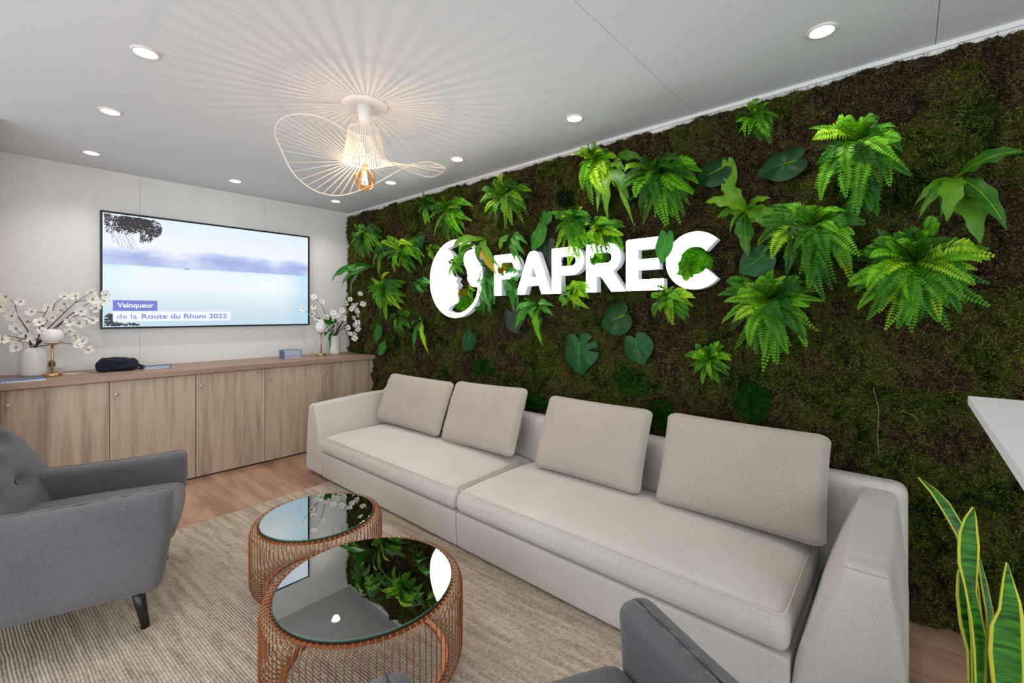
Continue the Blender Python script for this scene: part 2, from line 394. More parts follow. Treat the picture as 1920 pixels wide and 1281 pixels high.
# ------------------------------------------------------------------ moss covering of the right wall
def fbm(y, z, s, seed=0.0, o=4):
    return np.array([mnoise.fractal(Vector((a*s+seed, b*s+seed*1.7, seed)), 1.0, 2.0, o) for a, b in zip(y, z)])
dy = 0.0115
gy = np.arange(-1.3, 4.88, dy); gz = np.arange(0.0, 2.47, dy)
GY, GZ = np.meshgrid(gy, gz, indexing='ij'); fy, fz = GY.ravel(), GZ.ravel()
cellc = []
for k in range(430): cellc.append((rng.uniform(-1.3, 4.9), rng.uniform(0, 2.47)))
cellc = np.array(cellc)
wy = fy+0.06*fbm(fy, fz, 5, 3.1, 2); wz = fz+0.06*fbm(fy, fz, 5, 9.1, 2)
d1 = np.full(len(fy), 9.0); d2 = np.full(len(fy), 9.0); cid = np.zeros(len(fy), int)
for ci_, c0 in enumerate(cellc):
    dd = np.hypot(wy-c0[0], wz-c0[1]); m_ = dd < d1; cid[m_] = ci_
    d2 = np.where(m_, d1, np.minimum(d2, dd)); d1 = np.where(m_, dd, d1)
edgef = np.clip((d2-d1)/0.07, 0, 1); patch = rng.uniform(0, 1, len(cellc))[cid]
hgt = 0.002+0.052*edgef**0.45+0.020*fbm(fy, fz, 4, 1.0, 3)+0.030*fbm(fy, fz, 22, 5.0, 3)+rng.normal(0, 0.0022, len(fy))
hgt = np.clip(hgt, 0.002, 0.098)
topz = 2.462+0.026*np.array([mnoise.noise(Vector((a*4.1, 0, 3))) for a in gy])+0.022*np.array([mnoise.noise(Vector((a*15, 2, 3))) for a in gy])
fz2 = fz*(np.repeat(topz, len(gz))/gz[-1])
yj = fy+rng.normal(0, 0.003, len(fy)); zj = np.clip(fz2+rng.normal(0, 0.003, len(fy)), 0.002, None)
edge = np.minimum.reduce([np.clip((4.885-fy)/0.03, 0, 1), np.clip((np.repeat(topz, len(gz))-fz2)/0.03, 0, 1)])
px = XW-0.004-hgt*np.clip(edge, 0.15, 1)
nz = len(gz); ii = np.arange(len(gy)-1)[:, None]*nz+np.arange(nz-1)[None, :]; ii = ii.ravel()
quads = np.stack([ii, ii+1, ii+nz+1, ii+nz], 1)
V = np.stack([px, yj, zj], 1)
# thin fibres standing on the cushions
NB = 420000
k = rng.integers(0, len(V), NB); bp = V[k]+rng.normal(0, 0.006, (NB, 3))*np.array([0.2, 1, 1])
dirs = np.stack([-np.abs(rng.normal(0.8, 0.4, NB)), rng.normal(0, 0.8, NB), rng.normal(0.1, 0.8, NB)], 1); dirs /= np.linalg.norm(dirs, axis=1)[:, None]
ln = rng.uniform(0.008, 0.024, NB)[:, None]; sd = np.cross(dirs, rng.normal(0, 1, (NB, 3))); sd /= np.linalg.norm(sd, axis=1)[:, None]; sd *= 0.0012
keep = bp[:, 2] < 2.47
T = np.stack([bp-sd, bp+sd, bp+dirs*ln], 1)[keep]; T[:, :, 2] = np.clip(T[:, :, 2], 0.001, 2.49); T[:, :, 1] = np.clip(T[:, :, 1], -9, 4.884)
nt = len(T)
allV = np.concatenate([V, T.reshape(-1, 3)]); nq = len(quads)
me = bpy.data.meshes.new('moss_covering')
me.vertices.add(len(allV)); me.vertices.foreach_set('co', allV.ravel())
me.loops.add(nq*4+nt*3); me.loops.foreach_set('vertex_index', np.concatenate([quads.ravel(), len(V)+np.arange(nt*3)]).astype(np.int32))
me.polygons.add(nq+nt); me.polygons.foreach_set('loop_start', np.concatenate([np.arange(nq)*4, nq*4+np.arange(nt)*3]).astype(np.int32))
me.update(calc_edges=True); me.materials.append(M['moss_mixed']); me.materials.append(M['moss_fibre'])
me.polygons.foreach_set('material_index', np.concatenate([np.zeros(nq), np.ones(nt)]).astype(np.int32))
pa = me.attributes.new('patch', 'FLOAT', 'POINT'); pa.data.foreach_set('value', np.concatenate([patch, np.repeat(np.clip(patch[k][keep]+rng.normal(0, .12, nt), 0, 1), 3)]).astype(np.float32))
tag(link('moss_covering', me), 'dark green and brown preserved moss covering the whole right wall', 'moss', kind='stuff')

def clump(u, v, ru, rv, prot, mat, label, group=None, name='moss_cushion', x0=2.64):
    if name == 'moss_ball': x0 = 2.555
    c = atX(u, v, x0); a = atX(u-ru, v, x0); b = atX(u+ru, v, x0); t_ = atX(u, v-rv, x0); bt = atX(u, v+rv, x0)
    ry = abs(a.y-b.y)/2; rz = abs(t_.z-bt.z)/2; V, F = [], []; n, mring = 28, 9; sd = random.uniform(0, 50)
    for i in range(mring+1):
        ph = PI/2*i/mring
        for k in range(n):
            th = 2*PI*k/n; nn = 1+0.28*mnoise.fractal(Vector((math.cos(th)*1.6+sd, math.sin(th)*1.6, i*0.25)), 1, 2, 3)+random.uniform(-0.05, 0.05)
            V.append((c.x+(0.07 if (name == 'moss_ball' and i == mring) else 0.01)-prot*math.cos(ph)*nn, c.y+ry*math.sin(ph)*math.cos(th)*nn, c.z+rz*math.sin(ph)*math.sin(th)*nn))
    for i in range(mring):
        for k in range(n):
            k2 = (k+1) % n; F.append((i*n+k, i*n+k2, (i+1)*n+k2, (i+1)*n+k))
    nb = int(min(2600, 900+ry*rz*180000)); base = list(V)
    for q in range(nb):
        p = Vector(random.choice(base))+Vector((0, random.uniform(-.008, .008), random.uniform(-.008, .008)))
        dr = Vector((-random.uniform(.2, 1), (p.y-c.y)/max(ry, .01)+random.uniform(-.7, .7), (p.z-c.z)/max(rz, .01)+random.uniform(-.7, .7))).normalized()
        s_ = dr.orthogonal().normalized()*0.0017; k0 = len(V); V += [p-s_, p+s_, p+dr*random.uniform(.008, .02)]; F.append((k0, k0+1, k0+2))
    o = mk(name, V, F, mat, loc=c); return tag(o, label, 'moss', group)
clump(1298, 500, 33, 35, 0.05, 'moss_bright', 'bright green round moss ball filling the letter C of the sign', name='moss_ball')
clump(1118, 487, 13, 15, 0.045, 'moss_bright', 'small green moss ball in the hole of the letter R', name='moss_ball')
clump(1063, 491, 7, 9, 0.02, 'moss_mixed', 'small dark moss tuft in the hole of the second letter P', name='moss_ball')
clump(945, 507, 10, 12, 0.05, 'moss_yellow', 'yellow and green moss ball in the hole of the first letter P', name='moss_ball')
clump(873, 570, 20, 14, 0.03, 'moss_bright', 'yellow-green moss tuft at the bottom of the round logo', name='moss_ball')
clump(869, 549, 7, 8, 0.035, 'moss_yellow', 'yellow moss sprig beside the chin in the round logo', name='moss_ball')
clump(910, 690, 20, 20, 0.05, 'moss_green', 'vivid green moss cushion above the second sofa cushion', 'green moss cushions in the moss wall')
clump(1412, 752, 34, 36, 0.07, 'moss_green', 'round vivid green moss cushion above the rightmost sofa cushion', 'green moss cushions in the moss wall')
clump(1185, 712, 34, 34, 0.05, 'moss_green', 'irregular green moss cushion under the heart-shaped leaf', 'green moss cushions in the moss wall')
clump(792, 726, 34, 12, 0.05, 'moss_green', 'green moss cushion behind the top of the leftmost sofa cushion', 'green moss cushions in the moss wall')
clump(995, 752, 34, 20, 0.05, 'moss_green', 'dark green moss cushion between the second and third sofa cushions', 'green moss cushions in the moss wall')
clump(1240, 775, 26, 26, 0.05, 'moss_green', 'dark green moss cushion in the gap between the two right sofa cushions', 'green moss cushions in the moss wall')

# ------------------------------------------------------------------ illuminated sign
def curve_solid(splines, depth, xf):
    """2-D outlines (y, z) -> solid with its front at x = xf; returns verts, faces, material index"""
    cu = bpy.data.curves.new('c', 'CURVE'); cu.dimensions = '2D'; cu.fill_mode = 'BOTH'; cu.extrude = depth/2
    for pts in splines:
        s = cu.splines.new('POLY'); s.points.add(len(pts)-1); s.use_cyclic_u = True
        for p, q in zip(s.points, pts): p.co = (-q[0], q[1], 0, 1)      # seen from -x, y grows to the left
    ob = bpy.data.objects.new('c', cu); C.objects.link(ob); dg = bpy.context.evaluated_depsgraph_get()
    me = bpy.data.meshes.new_from_object(ob.evaluated_get(dg)); bpy.data.objects.remove(ob)
    V = [(xf+depth/2-v.co.z, -v.co.x, v.co.y) for v in me.vertices]
    F = [tuple(p.vertices) for p in me.polygons]; mi = [0 if p.normal.z > 0.7 else 1 for p in me.polygons]
    bpy.data.meshes.remove(me); return V, F, mi
def arc(cy, cz, ry, rz, a0, a1, n=20): return [(cy+ry*math.cos(math.radians(a0+(a1-a0)*i/n)), cz+rz*math.sin(math.radians(a0+(a1-a0)*i/n))) for i in range(n+1)]
ZB, ZT, LX = 1.475, 1.787, 2.53; LH = ZT-ZB
def letter(splines, yl, label, name='sign_letter'):
    """splines in local (x to the right, z up) from the left edge yl"""
    sp = [[(yl-a, ZB+b) for a, b in s] for s in splines]
    V, F, mi = curve_solid(sp, 0.055, LX); c = (LX+0.055, yl-0.12, ZB)
    r = thing(name, label, 'sign', c, group='glowing white letters and logo on the moss wall')
    for nm, idx, mt in (('lit_face', 0, 'letter_face'), ('side_rim', 1, 'letter_side')):
        fs = [f for f, m_ in zip(F, mi) if m_ == idx]; used = sorted({i for f in fs for i in f}); mp = {a: b for b, a in enumerate(used)}
        mk(nm, [V[i] for i in used], [tuple(mp[i] for i in f) for f in fs], mt, r)
    # stand-off pins into the wall
    mk('mounting_pin', *tube([(LX+0.04, yl-0.10, ZB+LH*0.5), (XW, yl-0.10, ZB+LH*0.5)], 0.004, 6), 'steel', r)
s = 0.078
def Pshape(w):
    ro = LH*0.305; cz = LH-ro
    outer = [(0, 0), (s, 0), (s, LH-2*ro)]+[(w-ro+a, cz+b) for a, b in arc(0, 0, ro, ro, -90, 90, 18)]+[(0, LH)]
    ri = ro-0.062; hole = [(s, cz-ri), ]+[(w-ro+a, cz+b) for a, b in arc(0, 0, ri, ri, -90, 90, 14)]+[(s, cz+ri)]
    return outer, hole
po, ph = Pshape(0.262)
letter([po, ph], 2.425, 'first letter P of the glowing white sign, half overgrown by fern')
letter([[(0, 0), (0.085, 0), (0.108, 0.062), (0.217, 0.062), (0.24, 0), (0.327, 0), (0.212, 0.285), (0.196, LH-0.004), (0.165, LH+0.002), (0.132, LH-0.004), (0.114, 0.285)], [(0.132, 0.125), (0.193, 0.125), (0.163, 0.208)]], 2.198, 'glowing white letter A of the sign')
letter([po, ph], 1.868, 'second letter P of the glowing white sign, under hanging fern')
ro_, rh_ = Pshape(0.250)
letter([[(0, 0), (s, 0), (s, 0.100), (0.108, 0.100), (0.185, 0), (0.283, 0), (0.192, 0.128)]+[p for p in ro_[3:] if p[1] > 0.145], rh_], 1.588, 'glowing white letter R of the sign, moss in its hole')
cr = 0.016
letter([[(cr, 0), (0.238, 0), (0.238, 0.066), (s, 0.066), (s, 0.123), (0.212, 0.123), (0.212, 0.187), (s, 0.187), (s, 0.246), (0.232, 0.246), (0.232, LH), (cr, LH), (0.004, LH-0.005), (0, LH-cr), (0, cr), (0.004, 0.005)]], 1.303, 'glowing white letter E of the sign')
cc = LH/2; Ro, Ri = LH/2+0.004, LH/2-0.078
outer = arc(cc+0.002, cc, Ro+0.002, Ro, 42, 318, 40); inner = arc(cc+0.002, cc, Ri, Ri, 318+4, 42-4, 34)
letter([outer+inner], 1.047, 'glowing white letter C of the sign, moss ball inside')
# round logo: a disc whose opening is edged by two facing profiles
LC = (2.887, 1.631)
hole_px = [(330, 262), (372, 285), (408, 322), (430, 385), (412, 440), (392, 520), (408, 580), (432, 620), (468, 640), (482, 660), (462, 690), (462, 712), (486, 735), (492, 760), (474, 778), (474, 800), (492, 820), (484, 850), (482, 900), (498, 955), (480, 985), (440, 1002), (392, 1025), (352, 1065), (352, 1082), (400, 1105), (460, 1118), (530, 1112), (590, 1085), (650, 1030), (700, 970), (735, 890), (752, 800), (745, 770), (690, 770), (650, 745), (640, 715), (622, 690), (612, 655), (620, 620), (612, 590), (610, 555), (590, 510), (575, 470), (562, 400), (575, 340), (600, 300), (650, 275), (700, 268), (660, 232), (600, 205), (520, 196), (430, 215), (375, 240)]
hp = [atX(790+a/7.116, 430+b/7.116, LX) for a, b in hole_px]
circ = [(LC[0]+0.335*math.cos(2*PI*i/72), LC[1]+0.332*math.sin(2*PI*i/72)) for i in range(72)]
V, F, mi = curve_solid([circ, [(p.y, p.z) for p in hp]], 0.055, LX)
r = thing('sign_emblem', 'glowing white round logo with face profiles left of the letters', 'sign', (LX+0.055, LC[0], LC[1]-0.335), group='glowing white letters and logo on the moss wall')
for nm, idx, mt in (('lit_face', 0, 'letter_face'), ('side_rim', 1, 'letter_side')):
    fs = [f for f, m_ in zip(F, mi) if m_ == idx]; used = sorted({i for f in fs for i in f}); mp = {a: b for b, a in enumerate(used)}
    mk(nm, [V[i] for i in used], [tuple(mp[i] for i in f) for f in fs], mt, r)
mk('mounting_pin', *tube([(LX+0.04, 3.1, LC[1]), (XW, 3.1, LC[1])], 0.004, 6), 'steel', r)

# ------------------------------------------------------------------ plants on the wall
def bez(a, b, c, t): return a*((1-t)**2)+b*(2*t*(1-t))+c*(t*t)
def frond_mesh(p0, p1, p2, w, n, seed):
    rr = random.Random(seed); V, F = [], []; L = (p2-p0).length+0.01
    pts = [bez(p0, p1, p2, i/n) for i in range(n+1)]
    twist = rr.uniform(-0.5, 0.5)
    for i in range(n+1):
        t = i/n; p = pts[i]; d = ((pts[min(n, i+1)]-pts[max(0, i-1)])).normalized()
        out = Vector((-1, rr.uniform(-.12, .12), 0.35)); s_ = d.cross(out)
        if s_.length < 1e-3: s_ = d.orthogonal()
        s_.normalize(); nn = s_.cross(d).normalized()
        if nn.x > 0: nn = -nn
        s_ = (s_*math.cos(twist*t)+nn*math.sin(twist*t)).normalized()
        prof = max(0.10, (0.45+1.5*t if t < 0.3 else 0.95*(1-((t-0.3)/0.72)**2.0)+0.03))
        wl = w*prof*rr.uniform(.88, 1.08); hs = L/n*0.56
        if i < n:
            for sg in (-1, 1):
                b = p; tip = p+s_*sg*wl+d*wl*0.30-nn*wl*rr.uniform(0.0, 0.35); mid = (b+tip)/2+nn*wl*0.06
                k0 = len(V); V += [b, mid-d*hs, tip, mid+d*hs]; F.append((k0, k0+1, k0+2, k0+3))
    rw = 0.0016
    k0 = len(V)
    for i in range(0, n+1, 2):
        d = (pts[min(n, i+1)]-pts[max(0, i-1)]).normalized(); s_ = d.cross(Vector((-1, 0, .3))).normalized()*rw*(1-0.7*i/n)
        V += [pts[i]-s_+Vector((-.0008, 0, 0)), pts[i]+s_+Vector((-.0008, 0, 0))]
    for i in range((len(V)-k0)//2-1): F.append((k0+2*i, k0+2*i+1, k0+2*i+3, k0+2*i+2))
    return V, F
def lim(p):
    p.x = min(p.x, 2.60); p.z = min(p.z, 2.46); p.y = min(p.y, 4.80); return p
def fern(crown, bx, n, mat, label, prot=0.16, wf=0.17, up=0.5, group='ferns on the moss wall', tilt=None, inner=0.45, name='fern'):
    """crown pixel, box (u0, v0, u1, v1) its fronds fill"""
    c = atX(crown[0], crown[1], 2.60); r = thing(name, label, 'fern', c, group=group)
    xm = 2.60-prot*0.6
    n = int(n*1.25)
    for k in range(n):
        th = 2*PI*(k+random.uniform(-.7, .7))/n*1.0
        cu, sv = math.cos(th), math.sin(th)
        rx = (bx[2]-crown[0]) if cu > 0 else (crown[0]-bx[0]); ry = (bx[3]-crown[1]) if sv > 0 else (crown[1]-bx[1])
        q = random.choice((random.uniform(0.7, 1.05), random.uniform(0.9, 1.2))) if k % 2 == 0 else random.uniform(inner, 0.95)
        if sv < -0.4: q *= random.uniform(.6, 1.05)
        tu, tv = crown[0]+rx*cu*q, crown[1]+ry*sv*q
        pr_ = prot*random.uniform(0.45, 1.1)*(1 if k % 2 == 0 else 1.25)
        p2 = lim(atX(tu, tv, 2.60-pr_*0.75)); dz = (p2-c).length
        p1 = (c+p2)*0.5+Vector((-pr_*random.uniform(.4, 1.0), dz*random.uniform(-.16, .16), dz*up*random.uniform(.1, .8))); lim(p1)
        L = max(dz, 0.05); w = min(0.045, L*wf*random.uniform(.62, 1.1)); nn = max(10, min(30, int(L/0.0105)))
        V, F = frond_mesh(c+Vector((0, random.uniform(-.01, .01), random.uniform(-.01, .01))), p1, p2, w, nn, random.random())
        mk('frond', V, F, mat if random.random() < 0.58 else random.choice({'fern_green': ('fern_lime', 'fern_deep', 'fern_deep'), 'fern_lime': ('fern_green', 'fern_deep'), 'fern_deep': ('fern_green',), 'fern_blue': ('fern_deep',)}[mat]), r)
    return r
def blade(p0, p1, p2, w, wave=0.2, n=16, m=4, fold=0.25, tip=1.6, basew=0.3):
    V, F, UVs = [], [], []
    pts = [bez(p0, p1, p2, i/n) for i in range(n+1)]; ph = random.uniform(0, 6)
    for i in range(n+1):
        t = i/n; d = (pts[min(n, i+1)]-pts[max(0, i-1)]).normalized(); s_ = d.cross(Vector((-1, 0, .35)))
        s_ = s_.normalized() if s_.length > 1e-3 else d.orthogonal().normalized()
        nn = s_.cross(d).normalized(); nn = -nn if nn.x > 0 else nn
        pw_ = w*0.5*(basew+(1-basew)*min(1, t/0.35))*max(0.0, 1-max(0, (t-0.45)/0.56)**tip)
        for j in range(m+1):
            a = j/m*2-1; ww = pw_*(1+wave*math.sin(t*22+ph+(2 if a > 0 else 0))*abs(a))
            V.append(pts[i]+s_*a*ww+nn*(abs(a)*fold*pw_+wave*pw_*0.8*abs(a)*math.sin(t*19+ph+a))); UVs.append((j/m, t))
    for i in range(n):
        for j in range(m): k0 = i*(m+1)+j; F.append((k0, k0+1, k0+m+2, k0+m+1))
    return V, F, UVs
def strapplant(crown, leaves, mat, label, group='broad-leaved ferns on the moss wall', prot=0.12, name='broad_leaved_fern', cat='plant'):
    c = atX(crown[0], crown[1], 2.60); r = thing(name, label, cat, c, group=group)
    for lf in leaves:
        tu, tv, wpx = lf[:3]; mt = lf[3] if len(lf) > 3 else mat
        pr_ = prot*random.uniform(.6, 1.1); p2 = lim(atX(tu, tv, 2.60-pr_)); L = (p2-c).length
        p1 = (c+p2)*0.5+Vector((-pr_*0.8, 0, L*0.16)); lim(p1)
        dd = c.x*math.sin(YAW)+c.y*math.cos(YAW); w_ = wpx*dd/FPX
        V, F, uv = blade(c, p1, p2, w_); o = mk('leaf', V, F, mt, r, True)
        mid = [V[i*5+2]+Vector((-.0012, 0, 0)) for i in range(0, 15, 2)]
        mk('midrib', *tube(mid, 0.0012, 4), 'fern_lime', o)
    return r
def heart(pos, size, ang, label, mat='leaf_dark', split=0, tiltv=(-1, 0, .25), group='heart-shaped leaves in the moss wall', stem=None, x=2.56, aspect=0.88):
    """leaf blade lying out from the wall; ang = direction of its tip on the wall (0 right, 90 up), size in px of length"""
    c = atX(pos[0], pos[1], x); dd = c.x*math.sin(YAW)+c.y*math.cos(YAW); L = size*dd/FPX
    a = math.radians(ang); tipd = Vector((-0.15, -math.cos(a), math.sin(a))).normalized(); nrm = Vector(tiltv).normalized()
    sd = tipd.cross(nrm).normalized(); nrm = sd.cross(tipd).normalized()
    if nrm.x > 0: nrm = -nrm
    V, F = [], []; n = 56 if split else 28; R_ = 5
    def outline(th):      # th=0 at tip, PI at the notch
        q = abs(th)/PI; rad = 0.5*(1+0.16*math.sin(q*PI)**2)*(1-0.42*max(0, (q-0.80)/0.2)**1.5)+0.12*max(0, 1-q/0.16)
        return rad
    for i in range(R_+1):
        for k in range(n):
            th = 2*PI*k/n; th = th if th <= PI else th-2*PI
            rad = outline(th)*L*i/R_
            if split and i == R_ and k in (n-14, n-19): rad *= 0.5
            if split and i == R_-1 and k in (n-14, n-19): rad *= 0.62
            u_ = math.cos(th)*rad; v_ = math.sin(th)*rad*aspect
            V.append(c+tipd*u_+sd*v_+nrm*(-0.9*(v_*v_)/L-0.35*u_*abs(u_)/L+0.02*L*math.sin(6*th)*i/R_+(0.25*abs(v_) if True else 0)))
    for i in range(R_):
        for k in range(n):
            k2 = (k+1) % n; F.append((i*n+k, (i+1)*n+k, (i+1)*n+k2, i*n+k2))
    r = thing('heart_leaf', label, 'leaf', V[0], group=group)
    o = mk('leaf_blade', V, F, mat, r, True)
    notch = c-tipd*L*0.27
    vein = [notch+nrm*.003, c+nrm*.003, c+tipd*L*0.42-nrm*0.06*L]
    mk('leaf_vein', *tube(vein, [0.0022, 0.0016, 0.0006], 5), 'fern_lime' if mat != 'leaf_shadow' else 'leaf_shadow', r)
    base = Vector((2.64, notch.y-tipd.y*0.04, notch.z+0.02)) if stem is None else atX(stem[0], stem[1], 2.62)
    mk('stem', *tube([notch, (notch+base)/2+Vector((-.01, 0, .01)), base], 0.0026, 6), 'leaf_mid', r)
    return r
FG = 'fern_green'
fern((957, 368), (903, 328, 1000, 432), 30, FG, 'bright fern above the first letters of the sign', 0.2)
fern((1243, 325), (1166, 285, 1312, 430), 46, FG, 'large bright fern above the letter E of the sign', 0.2, up=.35)
fern((850, 390), (804, 372, 884, 456), 32, FG, 'fern hanging over the top of the round logo', 0.18, up=.3)
fern((800, 385), (780, 350, 818, 428), 12, 'fern_deep', 'small upright fern by the ceiling, left of the logo', 0.1)
fern((1118, 300), (1080, 262, 1160, 385), 30, 'fern_lime', 'yellowish fern near the ceiling between the two big upper ferns', 0.14, up=.3)
fern((1422, 222), (1378, 182, 1462, 272), 20, FG, 'small fern nearest the ceiling, above the big leaf plants', 0.13)
fern((1612, 265), (1515, 205, 1702, 400), 40, FG, 'highest of the large ferns on the right, yellow-green on top', 0.2, up=.3)
fern((1622, 350), (1560, 320, 1660, 410), 20, 'fern_deep', 'dark feathery fern hanging below the highest large fern', 0.1, up=.2)
fern((1535, 425), (1425, 372, 1622, 560), 48, FG, 'large fern with one long frond hanging at its middle', 0.2, up=.35)
fern((1450, 560), (1360, 500, 1535, 688), 50, FG, 'large bright fern right of the letter C, above the sofa', 0.22, up=.35)
fern((1715, 490), (1598, 415, 1862, 625), 64, FG, 'widest fern at the far right of the moss wall', 0.22, up=.3)
fern((1335, 672), (1291, 638, 1375, 722), 26, FG, 'small lone fern low on the wall, above the two right cushions', 0.14)
fern((1265, 560), (1222, 532, 1304, 612), 26, 'fern_lime', 'bright fern touching the bottom of the letter C', 0.2)
fern((1084, 550), (1050, 522, 1114, 585), 22, 'fern_lime', 'bright little fern under the letter R', 0.2)
fern((1085, 412), (1034, 385, 1112, 498), 38, FG, 'fern hanging over the top of the second letter P', 0.2, up=.2)
fern((1135, 428), (1100, 405, 1174, 492), 30, FG, 'curly fern draped over the top of the letter R', 0.2, up=.2)
fern((684, 445), (655, 415, 722, 492), 26, 'fern_deep', 'fern near the far corner, uppermost on the left', 0.16)
fern((760, 472), (705, 438, 795, 515), 30, FG, 'fern with long upright fronds left of the round logo', 0.18)
fern((725, 540), (695, 514, 764, 592), 34, FG, 'dense fern over the flowering branches in the far corner', 0.16, up=.2)
fern((750, 596), (734, 575, 770, 632), 18, 'fern_deep', 'small dark fern just below the dense corner fern', 0.1)
fern((792, 535), (768, 522, 808, 562), 14, 'fern_blue', 'small pale fern touching the left rim of the logo', 0.14)
fern((916, 500), (900, 482, 932, 606), 26, 'fern_blue', 'feathery blue-green fern hanging between the logo and first letter', 0.13, up=.1)
fern((966, 512), (940, 502, 980, 588), 16, 'fern_blue', 'small fern trailing over the foot of the first letter P', 0.2, up=.15)
fern((857, 497), (838, 482, 874, 524), 18, 'fern_deep', 'small dark fern inside the round logo', 0.15)
fern((812, 470), (798, 455, 830, 500), 10, 'fern_lime', 'thin yellowing fern sprig behind the left edge of the logo', 0.07)
fern((886, 548), (872, 532, 892, 562), 8, 'fern_green', 'tiny fern sprig in the lower opening of the logo', 0.11)
LB = 'leaf_broad'
strapplant((1398, 395), [(1322, 380, 22), (1352, 345, 26), (1345, 410, 20), (1402, 482, 32), (1468, 415, 22), (1440, 428, 18), (1445, 372, 16), (1368, 440, 7)], LB, 'glossy broad-leaved plant with one big hanging leaf above the sign')
strapplant((1790, 335), [(1920, 285, 30), (1838, 456, 46), (1888, 432, 30), (1775, 415, 34), (1722, 410, 18), (1715, 385, 16), (1765, 405, 24)], LB, 'broad wavy-leaved plant at the far right edge', prot=0.2)
strapplant((912, 450), [(850, 466, 20), (862, 478, 14), (862, 510, 20), (902, 497, 15), (932, 518, 20, 'leaf_yellowed'), (940, 505, 12), (915, 478, 10)], LB, 'leafy plant with one yellowed leaf over the right of the logo', prot=0.22)
strapplant((1012, 570), [(968, 585, 14), (966, 617, 20), (1018, 650, 14, 'fern_lime'), (1015, 640, 22), (1038, 592, 14), (1040, 575, 12), (985, 560, 10), (1000, 600, 16)], 'leaf_mid', 'leafy plant under the letter A with a hanging light green leaf', prot=0.16)
strapplant((793, 600), [(777, 662, 13), (804, 664, 10, 'fern_lime'), (797, 650, 12), (775, 610, 8), (790, 598, 8)], 'leaf_mid', 'narrow-leaved plant hanging below and left of the logo')
strapplant((1150, 305), [(1140, 415, 20), (1180, 375, 24), (1120, 400, 14), (1208, 300, 22), (1190, 425, 12), (1172, 320, 20)], LB, 'broad leaves between the yellowish fern and the large bright fern')
strapplant((700, 500), [(622, 530, 16), (640, 545, 12), (660, 560, 9), (668, 505, 14), (655, 512, 12)], 'leaf_mid', 'dark pointed leaves reaching across the far corner to the white wall', prot=0.25)
strapplant((725, 462), [(692, 462, 10), (702, 478, 14), (712, 520, 14), (700, 505, 10)], LB, 'pale pointed leaves between the two upper corner ferns')
strapplant((962, 440), [(938, 470, 18, LB), (968, 492, 14), (984, 478, 14), (990, 458, 12), (950, 455, 10), (982, 505, 7)], 'leaf_mid', 'dark glossy leaves above the first letter P')
heart((1158, 597), 62, 205, 'large dark heart-shaped leaf under the letter R', split=0)
heart((1086, 657), 72, 275, 'dark split leaf just above the gap left of the third cushion', split=1)
heart((1195, 650), 56, 290, 'heart-shaped leaf with a light notch, rightmost of the low leaves')
heart((878, 636), 46, 235, 'dark leaf low on the wall, below the round logo', aspect=.8)
heart((785, 457), 38, 180, 'square-looking dark leaf left of the logo', split=1)
heart((1340, 322), 62, 200, 'dark leaf pair high above the letter C', aspect=0.8)
heart((1368, 322), 62, 280, 'lighter narrow leaf beside the dark high leaf pair', 'leaf_broad', aspect=0.35)
heart((1472, 308), 78, 190, 'large dark arching leaf between the upper ferns', aspect=0.7)
heart((1420, 488), 62, 215, 'dark leaf half hidden behind the large fern right of the C')
heart((1246, 458), 60, 260, 'green leaf hanging between the letters E and C', 'leaf_mid', x=2.47, aspect=0.5)
heart((1010, 442), 52, 240, 'light green leaf above the letter A', 'leaf_mid', aspect=0.6)
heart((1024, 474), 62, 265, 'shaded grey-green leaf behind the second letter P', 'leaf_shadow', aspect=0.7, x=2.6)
heart((1022, 408), 30, 250, 'small leaf high above the letter A', 'leaf_mid')
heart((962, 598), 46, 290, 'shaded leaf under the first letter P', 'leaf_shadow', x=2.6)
heart((708, 622), 36, 250, 'upper leaf of the small vine right of the flowering branches', 'leaf_mid', stem=(722, 640), aspect=0.7)
heart((717, 652), 36, 215, 'lower leaf of the small vine just above the worktop end', 'leaf_mid', stem=(730, 640), aspect=0.6)
heart((880, 552), 22, 210, 'pale leaf inside the lower opening of the logo', 'fern_blue', x=2.58)
# loose twigs
for pts, lab in (([(1638, 728), (1648, 770), (1645, 810), (1648, 852)], 'long pale dry twig hanging on the moss right of the sofa'),
                 ([(1690, 770), (1712, 778), (1722, 790)], 'short dry twig right of the long pale twig')):
    P = [atX(u, v, 2.585) for u, v in pts]; o = mk('twig', *tube(P, 0.0014, 5), 'dry_twig', loc=P[0]); tag(o, lab, 'twig')

# ------------------------------------------------------------------ television
X0, X1, Z0, Z1, YT = 0.502, 2.175, 1.2096, 2.1643, 4.836
tv = thing('television', 'large flat television on the white wall showing a pale sea', 'television', ((X0+X1)/2, YW, Z0))
bevel(box('casing', (X0+0.02, X1-0.02, YT+0.012, YW-0.001, Z0+0.03, Z1-0.03), 'black_plastic', tv), 0.004, 2)
bw = 0.016
Vf = boxv(X0, X1, YT, YT+0.016, Z0, Z0+bw), boxv(X0, X1, YT, YT+0.016, Z1-bw, Z1), boxv(X0, X0+bw, YT, YT+0.016, Z0+bw, Z1-bw), boxv(X1-bw, X1, YT, YT+0.016, Z0+bw, Z1-bw)
mk('bezel', *merge([(v_, BF) for v_ in Vf]), 'black_plastic', tv)
ysn_ = YT+0.004
sv_ = [(X0+bw, ysn_, Z0+bw), (X1-bw, ysn_, Z0+bw), (X1-bw, ysn_, Z1-bw), (X0+bw, ysn_, Z1-bw), (X0+bw, ysn_+.006, Z0+bw), (X1-bw, ysn_+.006, Z0+bw), (X1-bw, ysn_+.006, Z1-bw), (X0+bw, ysn_+.006, Z1-bw)]
